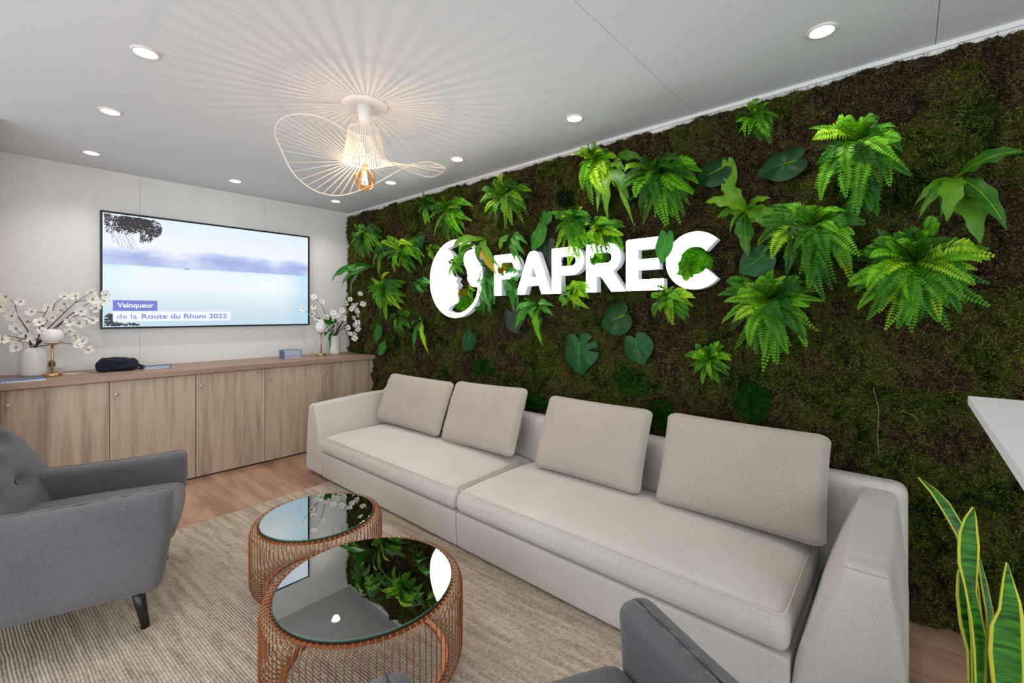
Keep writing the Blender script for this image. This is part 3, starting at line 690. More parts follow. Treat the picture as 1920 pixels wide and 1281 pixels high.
mk('screen', sv_, [(0, 1, 2, 3), (7, 6, 5, 4), (0, 4, 5, 1), (1, 5, 6, 2), (2, 6, 7, 3), (3, 7, 4, 0)], 'tv_picture', tv, uv=[(0, 0), (1, 0), (1, 1), (0, 1)]*2)
yo = ysn_-0.0006; yb_ = yo-0.0008
def flat(name, poly, mat, y, parent):
    n = len(poly); return mk(name, [(a, y, b) for a, b in poly], [tuple(range(n))], mat, parent)
flat('caption_bar', [(0.58, 1.358), (0.868, 1.358), (0.868, 1.445), (0.58, 1.445)], 'screen_blue', yb_, tv)
flat('caption_bar', [(0.58, 1.270), (1.424, 1.270), (1.424, 1.352), (0.58, 1.352)], 'screen_white', yb_, tv)
def text(s_, x, z, size, mat, y, parent, width, bold=0.0):
    cu = bpy.data.curves.new('t', 'FONT'); cu.body = s_; cu.size = size; cu.offset = bold
    ob = bpy.data.objects.new('t', cu); C.objects.link(ob); dg = bpy.context.evaluated_depsgraph_get(); me = bpy.data.meshes.new_from_object(ob.evaluated_get(dg)); bpy.data.objects.remove(ob)
    xs_ = [v.co.x for v in me.vertices]; a, b = min(xs_), max(xs_); k = width/(b-a)
    V = [(x+(v.co.x-a)*k, y, z+v.co.y) for v in me.vertices]; F = [tuple(p.vertices) for p in me.polygons]; bpy.data.meshes.remove(me)
    mk('caption_text', V, F, mat, parent)
text('Vainqueur', 0.606, 1.386, 0.056, 'screen_white', yb_-0.0004, tv, 0.236, 0.0012)
text('de la', 0.606, 1.292, 0.058, 'screen_text', yb_-0.0004, tv, 0.126, 0.0002)
text('Route du Rhum 2022', 0.762, 1.292, 0.058, 'screen_text', yb_-0.0004, tv, 0.63, 0.0012)
# dark foliage pictured at the left edge of the screen
fol = []
def sprig(cx, cz, rx, rz, n, sz):
    n = int(n*2.2)
    for _ in range(n):
        a = random.uniform(0, 2*PI); q = math.sqrt(random.random()); x_, z_ = cx+rx*q*math.cos(a), cz+rz*q*math.sin(a)
        if not (X0+bw+sz < x_ < X1 and Z0+bw+sz < z_ < Z1-bw-sz): continue
        k = random.choice((4, 5, 6, 7)); sz_ = sz*random.uniform(.35, .95); fol.append([(x_+sz_*(1.15 if j % 2 else .45)*math.cos(2*PI*j/k+a), yo-random.uniform(0.0001, 0.0005), z_+sz_*(1.15 if j % 2 else .45)*math.sin(2*PI*j/k+a)) for j in range(k)])
sprig(0.54, 2.10, 0.035, 0.06, 60, 0.011); sprig(0.56, 2.02, 0.03, 0.04, 25, 0.009); sprig(0.62, 2.12, 0.10, 0.035, 90, 0.012); sprig(0.62, 2.06, 0.05, 0.05, 50, 0.011); sprig(0.72, 2.10, 0.11, 0.05, 240, 0.013); sprig(0.72, 2.06, 0.07, 0.05, 90, 0.012); sprig(0.66, 2.05, 0.08, 0.06, 90, 0.011)
sprig(0.84, 2.06, 0.06, 0.075, 150, 0.012); sprig(0.80, 2.0, 0.05, 0.06, 70, 0.010); sprig(0.77, 1.955, 0.02, 0.03, 26, 0.009)
sprig(0.56, 1.265, 0.05, 0.07, 120, 0.012); sprig(0.66, 1.235, 0.09, 0.022, 120, 0.011)
Vv, Ff = [], []
for pl_ in fol: k0 = len(Vv); Vv += pl_; Ff.append(tuple(range(k0, k0+len(pl_))))
for j in range(9):
    x_, z_ = 0.53+0.02*j, 2.03; st = [(x_, z_)]
    for q in range(9): x_ += random.uniform(-.004, .016); z_ -= random.uniform(.01, .025); st.append((x_, z_))
    for (a, b), (c2, d3) in zip(st[:-1], st[1:]):
        k0 = len(Vv); Vv += [(a-.0013, yo-.0005, b), (a+.0013, yo-.0005, b), (c2+.001, yo-.0005, d3), (c2-.001, yo-.0005, d3)]; Ff.append((k0, k0+3, k0+2, k0+1))
mk('pictured_foliage', Vv, Ff, 'screen_dark', tv)
flat('pictured_sail', [(1.074, 1.735), (1.083, 1.735), (1.078, 1.775)], 'screen_white', yo, tv)
flat('pictured_boat', [(1.060, 1.736), (1.064, 1.728), (1.094, 1.728), (1.10, 1.736)], 'screen_boat', yo, tv)

# ------------------------------------------------------------------ cupboards and worktop
YC0, YF, WT = 4.283, 4.313, 0.8905
dx = [-0.022, 0.499, 1.020, 1.541, 2.060, 2.567]
names = ['wood cupboard at the far left, under the left vase', 'second wood cupboard from the left, under the dark cloth bag', 'wood cupboard behind the far armchair arm, under the television middle', 'wood cupboard just left of the sofa, under the notebook stack', 'last wood cupboard, half hidden behind the left sofa arm']
for i in range(5):
    a, b = dx[i], dx[i+1]
    r = thing('cupboard', names[i], 'cupboard', ((a+b)/2, YF, 0), group='row of oak-look cupboards under the worktop')
    e_ = b if i < 4 else 2.60
    Vc = [boxv(a+.001, a+.018, YF+.02, YW-.002, 0.012, .845), boxv(e_-.018, e_-.001, YF+.02, YW-.002, 0.012, .845), boxv(a+.018, e_-.018, YF+.02, YW-.002, .012, .03), boxv(a+.018, e_-.018, YW-.02, YW-.002, .03, .845), boxv(a+.018, e_-.018, YF+.03, YW-.02, .827, .845)]
    mk('carcass', *merge([(v_, BF) for v_ in Vc]), 'oak_vertical', r)
    mk('plinth', boxv(a+.002, e_-.002, YF+.03, YF+.045, 0.0, .012), BF, 'gap_dark', r)
    dr = box('door', (a+.002, b-.002, YF, YF+.019, 0.014, .842), 'oak_vertical', r, 0.001)
    kx, kz = a+.034, .748
    mk('knob', *[(lambda V, F: ([(kx+v[0], YF-v[2], kz+v[1]) for v in V], [tuple(q[::-1]) for q in F]))(*lathe([(0.005, 0), (0.005, .012), (.011, .016), (.012, .022), (.009, .027), (.002, .028)], (0, 0, 0), 16))][0], 'steel', dr, True)
    if i == 4: box('filler_panel', (2.571, 2.628, YF+.003, YF+.021, .0, .845), 'oak_vertical', r)
wt = box('worktop', (-0.028, 2.64, YC0, YW-.001, .848, WT), 'oak_top', bev=0.0015, loc=(1.3, 4.6, .848)); tag(wt, 'long wood worktop over the row of cupboards', 'worktop')

# ------------------------------------------------------------------ things on the worktop
def notebook(cx, cy, z, w_, d_, ang, label, group=None, h=0.0115, strap=True, ribbon=False):
    r = thing('notebook', label, 'notebook', (cx, cy, z), math.radians(ang), group)
    x0, x1, y0, y1 = -w_/2, w_/2, -d_/2, d_/2; c = .0016
    Vs = [boxv(x0, x1, y0, y1, 0.0001, c), boxv(x0, x1, y0, y1, h-c, h-.0001), boxv(x0, x0+c, y0, y1, c, h-c)]
    mk('cover', *merge([(v_, BF) for v_ in Vs]), 'blue_cloth', r, world=False)
    mk('pages', boxv(x0+c, x1-.003, y0+.003, y1-.003, c, h-c), BF, 'paper', r, world=False)
    if strap: mk('elastic_band', boxv(x1-.022, x1-.016, y0-.0006, y1+.0006, -.0000, h+.0004), BF, 'black_plastic', r, world=False)
    if ribbon: mk('bookmark', boxv(x0+.02, x0+.025, y0-.035, y0-.0008, .004, .0045)[:4]+boxv(x0+.02, x0+.025, y0-.035, y0-.0008, .004, .0045)[4:], BF, 'black_plastic', r, world=False)
    return r
notebook(0.078, 4.372, WT, 0.205, 0.142, 3, 'blue notebook lying alone at the left end of the worktop', h=.014, strap=False, ribbon=True)
notebook(0.815, 4.575, WT, 0.19, 0.135, 2, 'lower of the two blue notebooks beside the dark bag', 'blue notebooks')
notebook(0.818, 4.577, WT+.0117, 0.19, 0.135, 4, 'upper of the two blue notebooks beside the dark bag', 'blue notebooks')
ordn = ['bottom notebook of the blue stack', 'second blue notebook from the bottom of the stack', 'third blue notebook from the bottom of the stack', 'middle notebook of the blue stack of seven', 'third blue notebook from the top of the stack', 'second blue notebook from the top of the stack', 'topmost notebook of the blue stack near the right lamp']
for i in range(7):
    notebook(1.895+random.uniform(-.004, .004), 4.63+random.uniform(-.004, .004), WT+.0117*i, 0.175, 0.13, random.uniform(-3, 3)-2, ordn[i], 'blue notebooks', strap=(i in (1, 3, 5)))

# crumpled dark cloth bag with its strap
r = thing('cloth_bag', 'crumpled dark navy cloth bag lying on the worktop', 'bag', (0.57, 4.62, WT))
def bagw(x, y, z):
    n1 = mnoise.fractal(Vector((x*14, y*14, z*22)), 1, 2, 4); n2 = mnoise.noise(Vector((x*26+y*20, z*45, 3)))
    zz = WT+max(0.001, (z-WT)*(1+0.22*n1)+(0.010*n2 if z > WT+.02 else 0)+0.012*math.sin((x-.45)*38)*((z-WT)/.08))
    return (x+0.018*n2, y+0.014*n1, zz)
mk('folded_body', *softbox((0.455, 0.70, 4.545, 4.68, WT, WT+.085), .035, 60, bagw), 'dark_cloth', r, True)
mk('upper_fold', *softbox((0.48, 0.66, 4.54, 4.65, WT+.045, WT+.10), .024, 60, lambda x, y, z: (x+.012*mnoise.noise(Vector((y*30, z*30, 1))), y+.01*mnoise.noise(Vector((x*30, z*30, 5))), z+.012*mnoise.noise(Vector((x*22, y*22, 7)))-(x-.57)*.1)), 'dark_cloth', r, True)
mk('strap', *tube([(0.68, 4.57, WT+.05), (0.705, 4.56, WT+.035), (0.73, 4.555, WT+.022), (0.76, 4.552, WT+.012), (0.715, 4.54, WT+.01), (0.68, 4.55, WT+.02)], [.010, .011, .011, .007, .006, .006], 8), 'dark_cloth', r, True)

def vase(cx, cy, prof, label, n=72, ribs=True, name='vase'):
    r = thing(name, label, 'vase', (cx, cy, WT))
    rib = (lambda k, z: (0.020*math.cos(k*PI/2) if 0.015 < z < prof[-1][1]-0.045 else 0)) if ribs else None
    mk('vase_body', *lathe(prof, (cx, cy, WT), n, True, False, rib), 'porcelain', r, True)
    ri = prof[-1][0]; h_ = prof[-1][1]
    mk('vase_lining', *lathe([(ri-.002, h_), (ri-.008, h_-.004), (ri-.008, h_-.06)], (cx, cy, WT), 40, False, True), 'porcelain', r, True)
    return r
V1 = (0.135, 4.68); V2 = (2.40, 4.72)
vase(*V1, [(0.054, 0), (0.060, .004), (.064, .018), (.066, .05), (.067, .10), (.066, .155), (.061, .18), (.048, .194), (.043, .198), (.042, .203)], 'large ribbed white vase of flowering branches at the left', 144)
vase(*V2, [(0.050, 0), (0.054, .004), (.0555, .02), (.0555, .16), (.052, .178), (.040, .188), (.040, .20)], 'slim plain white vase of flowering branches by the moss wall', 48, False)
def tlamp(cx, cy, hp, rs, hs, label, rb):
    r = thing('table_lamp', label, 'lamp', (cx, cy, WT), group='small brass table lamps with opal shades')
    mk('base', *lathe([(rb-.002, 0), (rb, .003), (rb, .02), (rb-.003, .023), (.008, .024)], (cx, cy, WT), 40), 'brass', r, True)
    mk('pole', *tube([(cx, cy, WT+.022), (cx, cy, WT+hp)], .0075, 14), 'brass', r, True)
    mk('shade_holder', *lathe([(.01, hp-.012), (rs*.62, hp-.002), (rs*.72, hp+.006)], (cx, cy, WT), 32, True, False), 'brass', r, True)
    prof = [(rs*.70, hp+.004)]+[(rs*(abs(math.cos(a))**.62), hp+.006+hs/2+hs/2*math.sin(a)) for a in np.linspace(-PI/2*.72, PI/2*.985, 16)]
    mk('shade', *lathe(prof, (cx, cy, WT), 40), 'opal_glass', r, True)
    return r
L1 = (0.222, 4.549); L2 = (2.209, 4.643)
l1 = tlamp(*L1, .232, .060, .098, 'brass table lamp in front of the large ribbed vase', .050)
l2 = tlamp(*L2, .238, .055, .110, 'brass table lamp left of the slim vase, by the television', .048)
mk('power_cord', *tube([(L1[0]+.06, L1[1]+.02, WT+.004), (L1[0]+.10, L1[1]+.04, WT+.003), (L1[0]+.16, L1[1]+.03, WT+.003), (L1[0]+.12, L1[1]+.07, WT+.003), (L1[0]+.05, L1[1]+.12, WT+.003), (L1[0]+.06, YW-.06, WT+.004), (L1[0]+.03, YW-.02, WT+.05)], .003, 6), 'white_plastic', l1, True)
mk('power_cord', *tube([(L2[0]+.05, L2[1]+.02, WT+.004), (L2[0]+.09, L2[1]+.07, WT+.006), (L2[0]+.12, L2[1]+.05, WT+.02), (L2[0]+.10, L2[1]+.12, WT+.015), (L2[0]+.05, YW-.05, WT+.01), (L2[0]+.02, YW-.02, WT+.12), (L2[0]+.05, YW-.006, WT+.14)], .003, 6), 'white_plastic', l2, True)
r = thing('wall_socket', 'white wall socket behind the left table lamp', 'socket', (.255, YW, .945))
box('socket_plate', (.212, .298, YW-.009, YW-.0005, .912, .992), 'white_plastic', r, .003)
mk('plug', *lathe([(.018, 0), (.018, .03), (.012, .036)], (.236, YW-.02, .935), 16), 'black_plastic', r)
box('usb_charger', (.225, .245, YW-.035, YW-.009, .955, .985), 'pot_grey', r, .002)

# dogwood branches
def petal_flower():
    V, F = [], []
    for k in range(4):
        a = k*PI/2+random.uniform(-.08, .08); c, s_ = math.cos(a), math.sin(a); b0 = len(V)
        pr_ = [(.003, .0, .0), (.012, .011, .002), (.021, .0155, .005), (.0285, .009, .007), (.0265, 0, .006), (.0285, -.009, .007), (.021, -.0155, .005), (.012, -.011, .002), (.015, 0, .0)]
        V += [(x*c-y*s_, x*s_+y*c, z) for x, y, z in pr_]
        F += [(b0, b0+1, b0+8), (b0+1, b0+2, b0+8), (b0+2, b0+3, b0+4, b0+8), (b0+4, b0+5, b0+6, b0+8), (b0+6, b0+7, b0+8), (b0+7, b0, b0+8)]
    me = bpy.data.meshes.new('blossom'); me.from_pydata(V, [], F); me.materials.append(M['petal_white']); return me
PM = [petal_flower() for _ in range(4)]
cv, cf = lathe([(.004, 0), (.0055, .003), (.003, .006)], (0, 0, 0), 8); CM = bpy.data.meshes.new('blossom_heart'); CM.from_pydata(cv, [], cf); CM.materials.append(M['blossom_center'])
def leaflet(sz):
    V = [(0, 0, 0), (.3*sz, .16*sz, .02*sz), (.65*sz, .17*sz, .03*sz), (sz, 0, 0), (.65*sz, -.17*sz, .03*sz), (.3*sz, -.16*sz, .02*sz), (.5*sz, 0, -.03*sz)]
    return V, [(0, 1, 6), (1, 2, 6), (2, 3, 6), (3, 4, 6), (4, 5, 6), (5, 0, 6)]
LM = bpy.data.meshes.new('leaf'); LM.from_pydata(*[leaflet(.035)[0], [], leaflet(.035)[1]]); LM.materials.append(M['leaf_mid'])
def branches(vc, h0, pix, org, sc, nb, labs, size, grp, yr, leaves):
    """blossom pixels -> points at varied depths; split into nb branches by direction from the vase mouth"""
    mouth = Vector((vc[0], vc[1], WT+h0)); P = []
    for (a, b) in pix:
        y = random.uniform(*yr); P.append(atY(org[0]+a/sc, org[1]+b/sc, y))
    P.sort(key=lambda p: math.atan2(p.z-mouth.z+.02, p.x-mouth.x)); per = math.ceil(len(P)/nb)
    for i in range(nb):
        grp_p = P[i*per:(i+1)*per]
        if not grp_p: continue
        root = thing('flowering_branch', labs[i], 'branch', mouth+Vector((random.uniform(-.02, .02), random.uniform(-.02, .02), -.05)), group=grp); rl = Vector(root.location)
        far = max(grp_p, key=lambda p: (p-mouth).length); main = [rl, mouth+Vector((random.uniform(-.015, .015), random.uniform(-.015, .015), .01))]
        for t_ in (.25, .5, .75, 1.0):
            main.append(mouth.lerp(far, t_)+Vector((random.uniform(-.015, .015), random.uniform(-.02, .02), .045*math.sin(t_*PI)+random.uniform(-.012, .012)))*(1 if t_ < 1 else 0))
        parts = [tube(main, [.004, .004, .0034, .0028, .0022, .0014], 6)]
        for p in grp_p:
            if p is far: continue
            b = min(main[1:-1], key=lambda q: (q-p).length+(.12 if (q-mouth).length > (p-mouth).length else 0))
            mid = b.lerp(p, .5)+Vector((random.uniform(-.02, .02), random.uniform(-.015, .015), random.uniform(-.005, .02)))
            parts.append(tube([b, mid, p], [.0022, .0017, .0011], 5))
        mk('stem', *merge(parts), 'branch_bark', root)
        for p in grp_p:
            o = link('blossom', random.choice(PM), root); o.location = p-rl
            q = Vector((random.uniform(-.6, .6)-.25, -1, random.uniform(-.2, .8))).normalized()
            o.rotation_euler = q.to_track_quat('Z', 'Y').to_euler(); o.rotation_euler.rotate_axis('Z', random.uniform(0, 3)); k = size*random.uniform(.85, 1.1); o.scale = (k, k, k)
            link('blossom_heart', CM, o)
        for _ in range(leaves):
            p = random.choice(grp_p); o = link('leaf', LM, root); o.location = p-rl+Vector((0, .004, -.004)); o.rotation_euler = (random.uniform(0, 6), random.uniform(0, 6), random.uniform(0, 6))
pix1 = [(65,210),(225,265),(5,325),(133,422),(350,377),(305,485),(172,560),(22,678),(147,675),(210,690),(180,768),(282,660),(400,680),(435,490),(462,592),(553,408),(578,440),(530,330),(665,360),(703,208),(828,207),(703,290),(998,165),(1010,240),(1050,272),(1050,340),(1160,190),(1140,258),(888,372),(908,415),(1018,472),(765,487),(865,503),(820,637),(855,738),(967,795),(490,568),(763,590),(945,490),(905,700)]
branches(V1, .20, pix1, (0, 520), 5.823, 8, ['lowest white-flowered branch reaching right, towards the dark bag', 'white-flowered branch whose blossoms cross the lower left television corner', 'white-flowered branch rising right behind the left lamp', 'steep white-flowered branch right of the middle of the left bouquet', 'upright white-flowered branch in the middle of the left bouquet', 'white-flowered branch rising left in the left bouquet', 'white-flowered branch at the upper left picture edge', 'lowest white-flowered branch at the left picture edge'], 1.3, 'flowering branches in the left vase', (4.56, 4.80), 1)
pix2 = [(548,315),(708,135),(825,213),(700,293),(677,387),(737,452),(810,507),(893,440),(983,460),(997,370),(1070,410),(1127,335),(1155,450),(1070,480),(1250,172),(1185,235),(1290,262),(1335,275),(1360,262),(1445,243),(1350,340),(1430,325),(1560,300),(1565,360),(1578,452),(1487,425),(1380,400),(1303,452),(1363,517),(1217,595),(1325,560),(1365,625),(1410,580),(1247,690),(1315,690),(1317,757),(1475,97),(1400,90),(1415,140),(1270,315)]
branches(V2, .20, pix2, (500, 540), 8.0, 8, ['lowest drooping white-flowered branch against the moss', 'white-flowered branch reaching right in front of the moss, below middle', 'densest white-flowered branch against the dark moss', 'white-flowered branch rising steeply to the corner ferns', 'upright white-flowered branch above the slim vase', 'white-flowered branch just left above the slim vase', 'white-flowered branch above the right lamp shade', 'white-flowered branch crossing the right edge of the television'], 1.12, 'flowering branches in the slim vase', (4.48, 4.70), 1)
# the broad green leaf sprig hanging between lamp and slim vase
r = thing('leaf_sprig', 'broad green leaves hanging between the right lamp and slim vase', 'plant', (V2[0]-.02, V2[1]-.03, WT+.2))
for (u, v, tu, tv, wp) in ((628, 612, 607, 632, 24), (622, 620, 618, 643, 16), (626, 606, 606, 600, 16), (624, 600, 632, 606, 10), (620, 630, 618, 660, 6)):
    a = atY(u, v, 4.66); b = atY(tu, tv, 4.58); V, F, uv = blade(a, (a+b)/2+Vector((0, -.02, .01)), b, wp*4.4/FPX, n=10); mk('leaf', V, F, 'leaf_mid', r, True)
mk('stem', *tube([(V2[0]-.01, V2[1], WT+.14), (V2[0]-.03, V2[1]-.02, WT+.22), atY(625, 604, 4.66)], .003, 6), 'leaf_mid', r)

# ------------------------------------------------------------------ pendant lamp
PC = Vector((1.333, 2.278, ZC))
pd = thing('pendant_lamp', 'cream ribbon pendant lamp with a wide wavy brim and glowing bulb', 'lamp', PC)
mk('ceiling_plate', *lathe([(.128, 0), (.127, -.004), (.05, -.006)][::-1], PC, 48, True, False), 'canopy_white', pd, True)
mk('canopy_cup', *lathe([(.028, -.098), (.030, -.094), (.048, -.006)], PC, 32), 'canopy_white', pd, True)
mk('cord', *tube([PC+Vector((0, 0, -.09)), PC+Vector((0, 0, -.318))], .003, 8), 'canopy_white', pd)
ZA, ZBn = -.137, -.313
RA, RB, RO = .0865, .117, .445
def ringv(rad, z, rt): return tube([PC+Vector((rad*math.cos(2*PI*k/64), rad*math.sin(2*PI*k/64), z)) for k in range(64)], rt, 6, closed=True)
mk('top_hoop', *ringv(RA, ZA, .0022), 'ribbon_cream', pd, True)
mk('middle_hoop', *ringv(RB, ZBn, .0022), 'ribbon_cream', pd, True)
brim_z = [(-165, 2.275), (-155, 2.263), (-146, 2.247), (-140, 2.222), (-129, 2.171), (-121, 2.126), (-110, 2.075), (-102, 2.046), (-90, 2.030), (-75, 2.035), (-63, 2.079), (-45, 2.15), (-15, 2.252), (-2, 2.297), (12, 2.315), (29, 2.286), (43, 2.23), (51, 2.189), (63, 2.141), (75, 2.096), (86, 2.078), (101, 2.084), (114, 2.119), (123, 2.148), (130, 2.19), (136, 2.235), (150, 2.265), (180, 2.285), (195, 2.275)]
def bz(ph): return float(np.interp(((ph+165) % 360)-165, [a for a, _ in brim_z], [b for _, b in brim_z]))-ZC
zs_ = [bz(360*k/120) for k in range(120)]; zs_ = [(zs_[k-2]+zs_[k-1]+zs_[k]+zs_[(k+1) % 120]+zs_[(k+2) % 120])/5 for k in range(120)]
def bzs(ph): return zs_[int(round(ph/3)) % 120]
mk('brim_hoop', *tube([PC+Vector((RO*math.cos(2*PI*k/120), RO*math.sin(2*PI*k/120), zs_[k])) for k in range(120)], .0032, 6, closed=True), 'ribbon_cream', pd, True)
def strip(a, b, wa, wb_, parent, name):
    d = (b-a).normalized(); s_ = d.cross(Vector((0, 0, 1))); s_ = s_.normalized(); nn = s_.cross(d)*.0004
    V = [a-s_*wa-nn, a+s_*wa-nn, b+s_*wb_-nn, b-s_*wb_-nn, a-s_*wa+nn, a+s_*wa+nn, b+s_*wb_+nn, b-s_*wb_+nn]
    mk(name, V, BF, 'ribbon_cream', parent)
for k in range(50):
    ph = 360*k/50; a_ = math.radians(ph); t_ = math.radians(ph+4)
    strip(PC+Vector((RB*math.cos(a_), RB*math.sin(a_), ZBn)), PC+Vector((RO*math.cos(a_), RO*math.sin(a_), bzs(ph))), .0032, .0036, pd, 'brim_ribbon')
    strip(PC+Vector((RA*math.cos(t_), RA*math.sin(t_), ZA)), PC+Vector((RB*math.cos(a_), RB*math.sin(a_), ZBn)), .0032, .0036, pd, 'crown_ribbon')
for k in range(3):
    a_ = 2*PI*k/3+.4; mk('spoke', *tube([PC+Vector((.02*math.cos(a_), .02*math.sin(a_), ZBn)), PC+Vector((RB*math.cos(a_), RB*math.sin(a_), ZBn))], .0018, 6), 'ribbon_cream', pd)
mk('socket', *lathe([(.021, -.332), (.023, -.325), (.023, -.296), (.012, -.290)], PC, 24), 'canopy_white', pd, True)
mk('bulb_cap', *lathe([(.0145, -.350), (.0145, -.331)], PC, 20), 'brass', pd, True)
bl = mk('bulb_glass', *lathe([(.0135, -.348), (.017, -.356), (.032, -.368), (.048, -.382), (.058, -.400), (.0595, -.418), (.053, -.441), (.040, -.460), (.020, -.473), (.002, -.477)], PC, 32, False, True), 'amber_glass', pd, True)
fil = []
for k in range(6):
    a_ = 2*PI*k/6; fil.append(tube([PC+Vector((.008*math.cos(a_), .008*math.sin(a_), -.375)), PC+Vector((.015*math.cos(a_+.5), .015*math.sin(a_+.5), -.440))], .0014, 5))
mk('filament', *merge(fil), 'filament', bl)
light('pendant_bulb', 'POINT', PC+Vector((0, 0, -.41)), (0, 0, 0), 6.0, (1.0, 0.76, 0.58), shadow_soft_size=0.007)

# ------------------------------------------------------------------ rug
yaw_r = math.radians(5)
rg = mk('rug', *softbox((-0.95, 1.02, -1.95, 1.95, 0.0005, 0.0105), .0045, 4), 'rug_weave', world=False, smooth=True)
rg.location = (0.875, 1.415, 0); rg.rotation_euler = (0, 0, yaw_r*0.8); tag(rg, 'beige woven jute rug under the coffee tables and armchairs', 'rug')
RZ = 0.0105

# ------------------------------------------------------------------ sofa
YL, YR, YM, XS, XB = 3.822, 0.0, 1.912, 1.677, 2.58
so = thing('sofa', 'long low beige fabric sofa along the moss wall', 'sofa', (2.13, 1.912, 0))
def w_base(x, y, z): return (x+0.012*(1-(z/.215)) if x < 1.9 else x, y, z)
for ya, yb in ((0.291, YM-.001), (YM+.001, 3.531)):
    mk('base', *softbox((XS, XB-.17, ya, yb, .022, .217), .012, 10, w_base), 'sofa_fabric', so, True)
def cush_w(ya, yb):
    def f(x, y, z):
        sx = (x-2.03)/.36; sy = (y-(ya+yb)/2)/((yb-ya)/2)
        fx = max(0, 1-abs(sx)**3.2); fy_ = max(0, 1-abs(sy)**5)
        if z > .27: z = z+0.052*(fx**.55)*(fy_**.5)+0.003*mnoise.noise(Vector((x*6, y*6, 2)))
        # shallow stitched seam across the middle
        if z > .28: z -= 0.006*math.exp(-((y-(ya+yb)/2)/.007)**2)*(0.5+0.5*(sx > -0.8))
        if x < XS+.06: x -= 0.014*math.sin(max(0, min(1, (z-.217)/.11))*PI)
        return (x, y, z)
    return f
for ya, yb in ((0.293, YM-.003), (YM+.003, 3.529)):
    mk('seat_cushion', *softbox((XS+.004, 2.40, ya, yb, .219, .332), .036, 34, cush_w(ya, yb)), 'sofa_fabric', so, True)
    x_, z_ = XS+.013, .3455
    loop = [(2.3, ya+.012, .362)]+[(x_+.03*(1-math.sin(a)), ya+.012+.03*(1-math.cos(a)), z_) for a in np.linspace(0, PI/2, 5)]+[(x_, y_, z_) for y_ in np.linspace(ya+.08, yb-.08, 12)]+[(x_+.03*(1-math.cos(a)), yb-.012-.03*(1-math.sin(a)), z_) for a in np.linspace(0, PI/2, 5)]+[(2.3, yb-.012, .362)]
    mk('piping', *tube(loop, .0028, 6), 'piping_beige', so, True)
mk('backrest', *softbox((2.385, XB, YR+.002, YL-.002, .03, .632), .045, 14, lambda x, y, z: (x+.03*(z/.6 if x < 2.45 else 0), y, z-.018*max(0, (x-2.45))/.13)), 'sofa_fabric', so, True)
def arm_w(y_in, y_out, s_):
    def f(x, y, z):
        h = max(0, min(1, z/.58)); t = (y-y_out)/(y_in-y_out); t = max(0, min(1, t))
        fr = (x-XS)/(2.5-XS)
        width_in = (abs(y_in-y_out))*(1-0.46*max(0, (h-.20)/.80)**1.5); out_in = .035*max(0, (h-.35)/.65)**1.5
        yy = y_out+s_*(out_in+t*(width_in-out_in))
        zz = z*(1-.052*max(0, 1-fr*1.6)) if z > .3 else z
        xx = x+(.014*h if x < XS+.1 else 0)
        return (xx, yy+0.0015*mnoise.noise(Vector((x*12, z*12, y_out))), zz+.002*mnoise.noise(Vector((x*10, y*10, 4))))
    return f
mk('armrest', *softbox((XS, 2.44, YR, .29, .022, .605), .034, 26, arm_w(.29, YR, 1)), 'sofa_fabric', so, True)
mk('armrest', *softbox((XS, 2.44, 3.532, YL, .022, .605), .034, 26, arm_w(3.532, YL, -1)), 'sofa_fabric', so, True)
for fw in (arm_w(.29, YR, 1), arm_w(3.532, YL, -1)):
    for lo, hi in ((.03, .26),):
        a0, b0 = (YR, .29) if fw(2, .1, .1)[1] < 1 else (YL, 3.532)
        pts_ = [Vector(fw(XS+.0095, a0+(b0-a0)*q/.29, .5955)) for q in np.linspace(lo, hi, 10)]
        mk('seam', *tube(pts_, .0016, 5), 'cushion_fabric', so, True)
for sx_, sy_ in ((1.78, .12), (1.78, 3.70), (2.45, .12), (2.45, 3.70), (1.80, YM), (2.45, YM)):
    mk('foot', *lathe([(.02, RZ if (sx_ < 1.9 and sy_ < 3.2) else 0), (.022, .034)], (sx_, sy_, .0), 12), 'black_plastic', so)
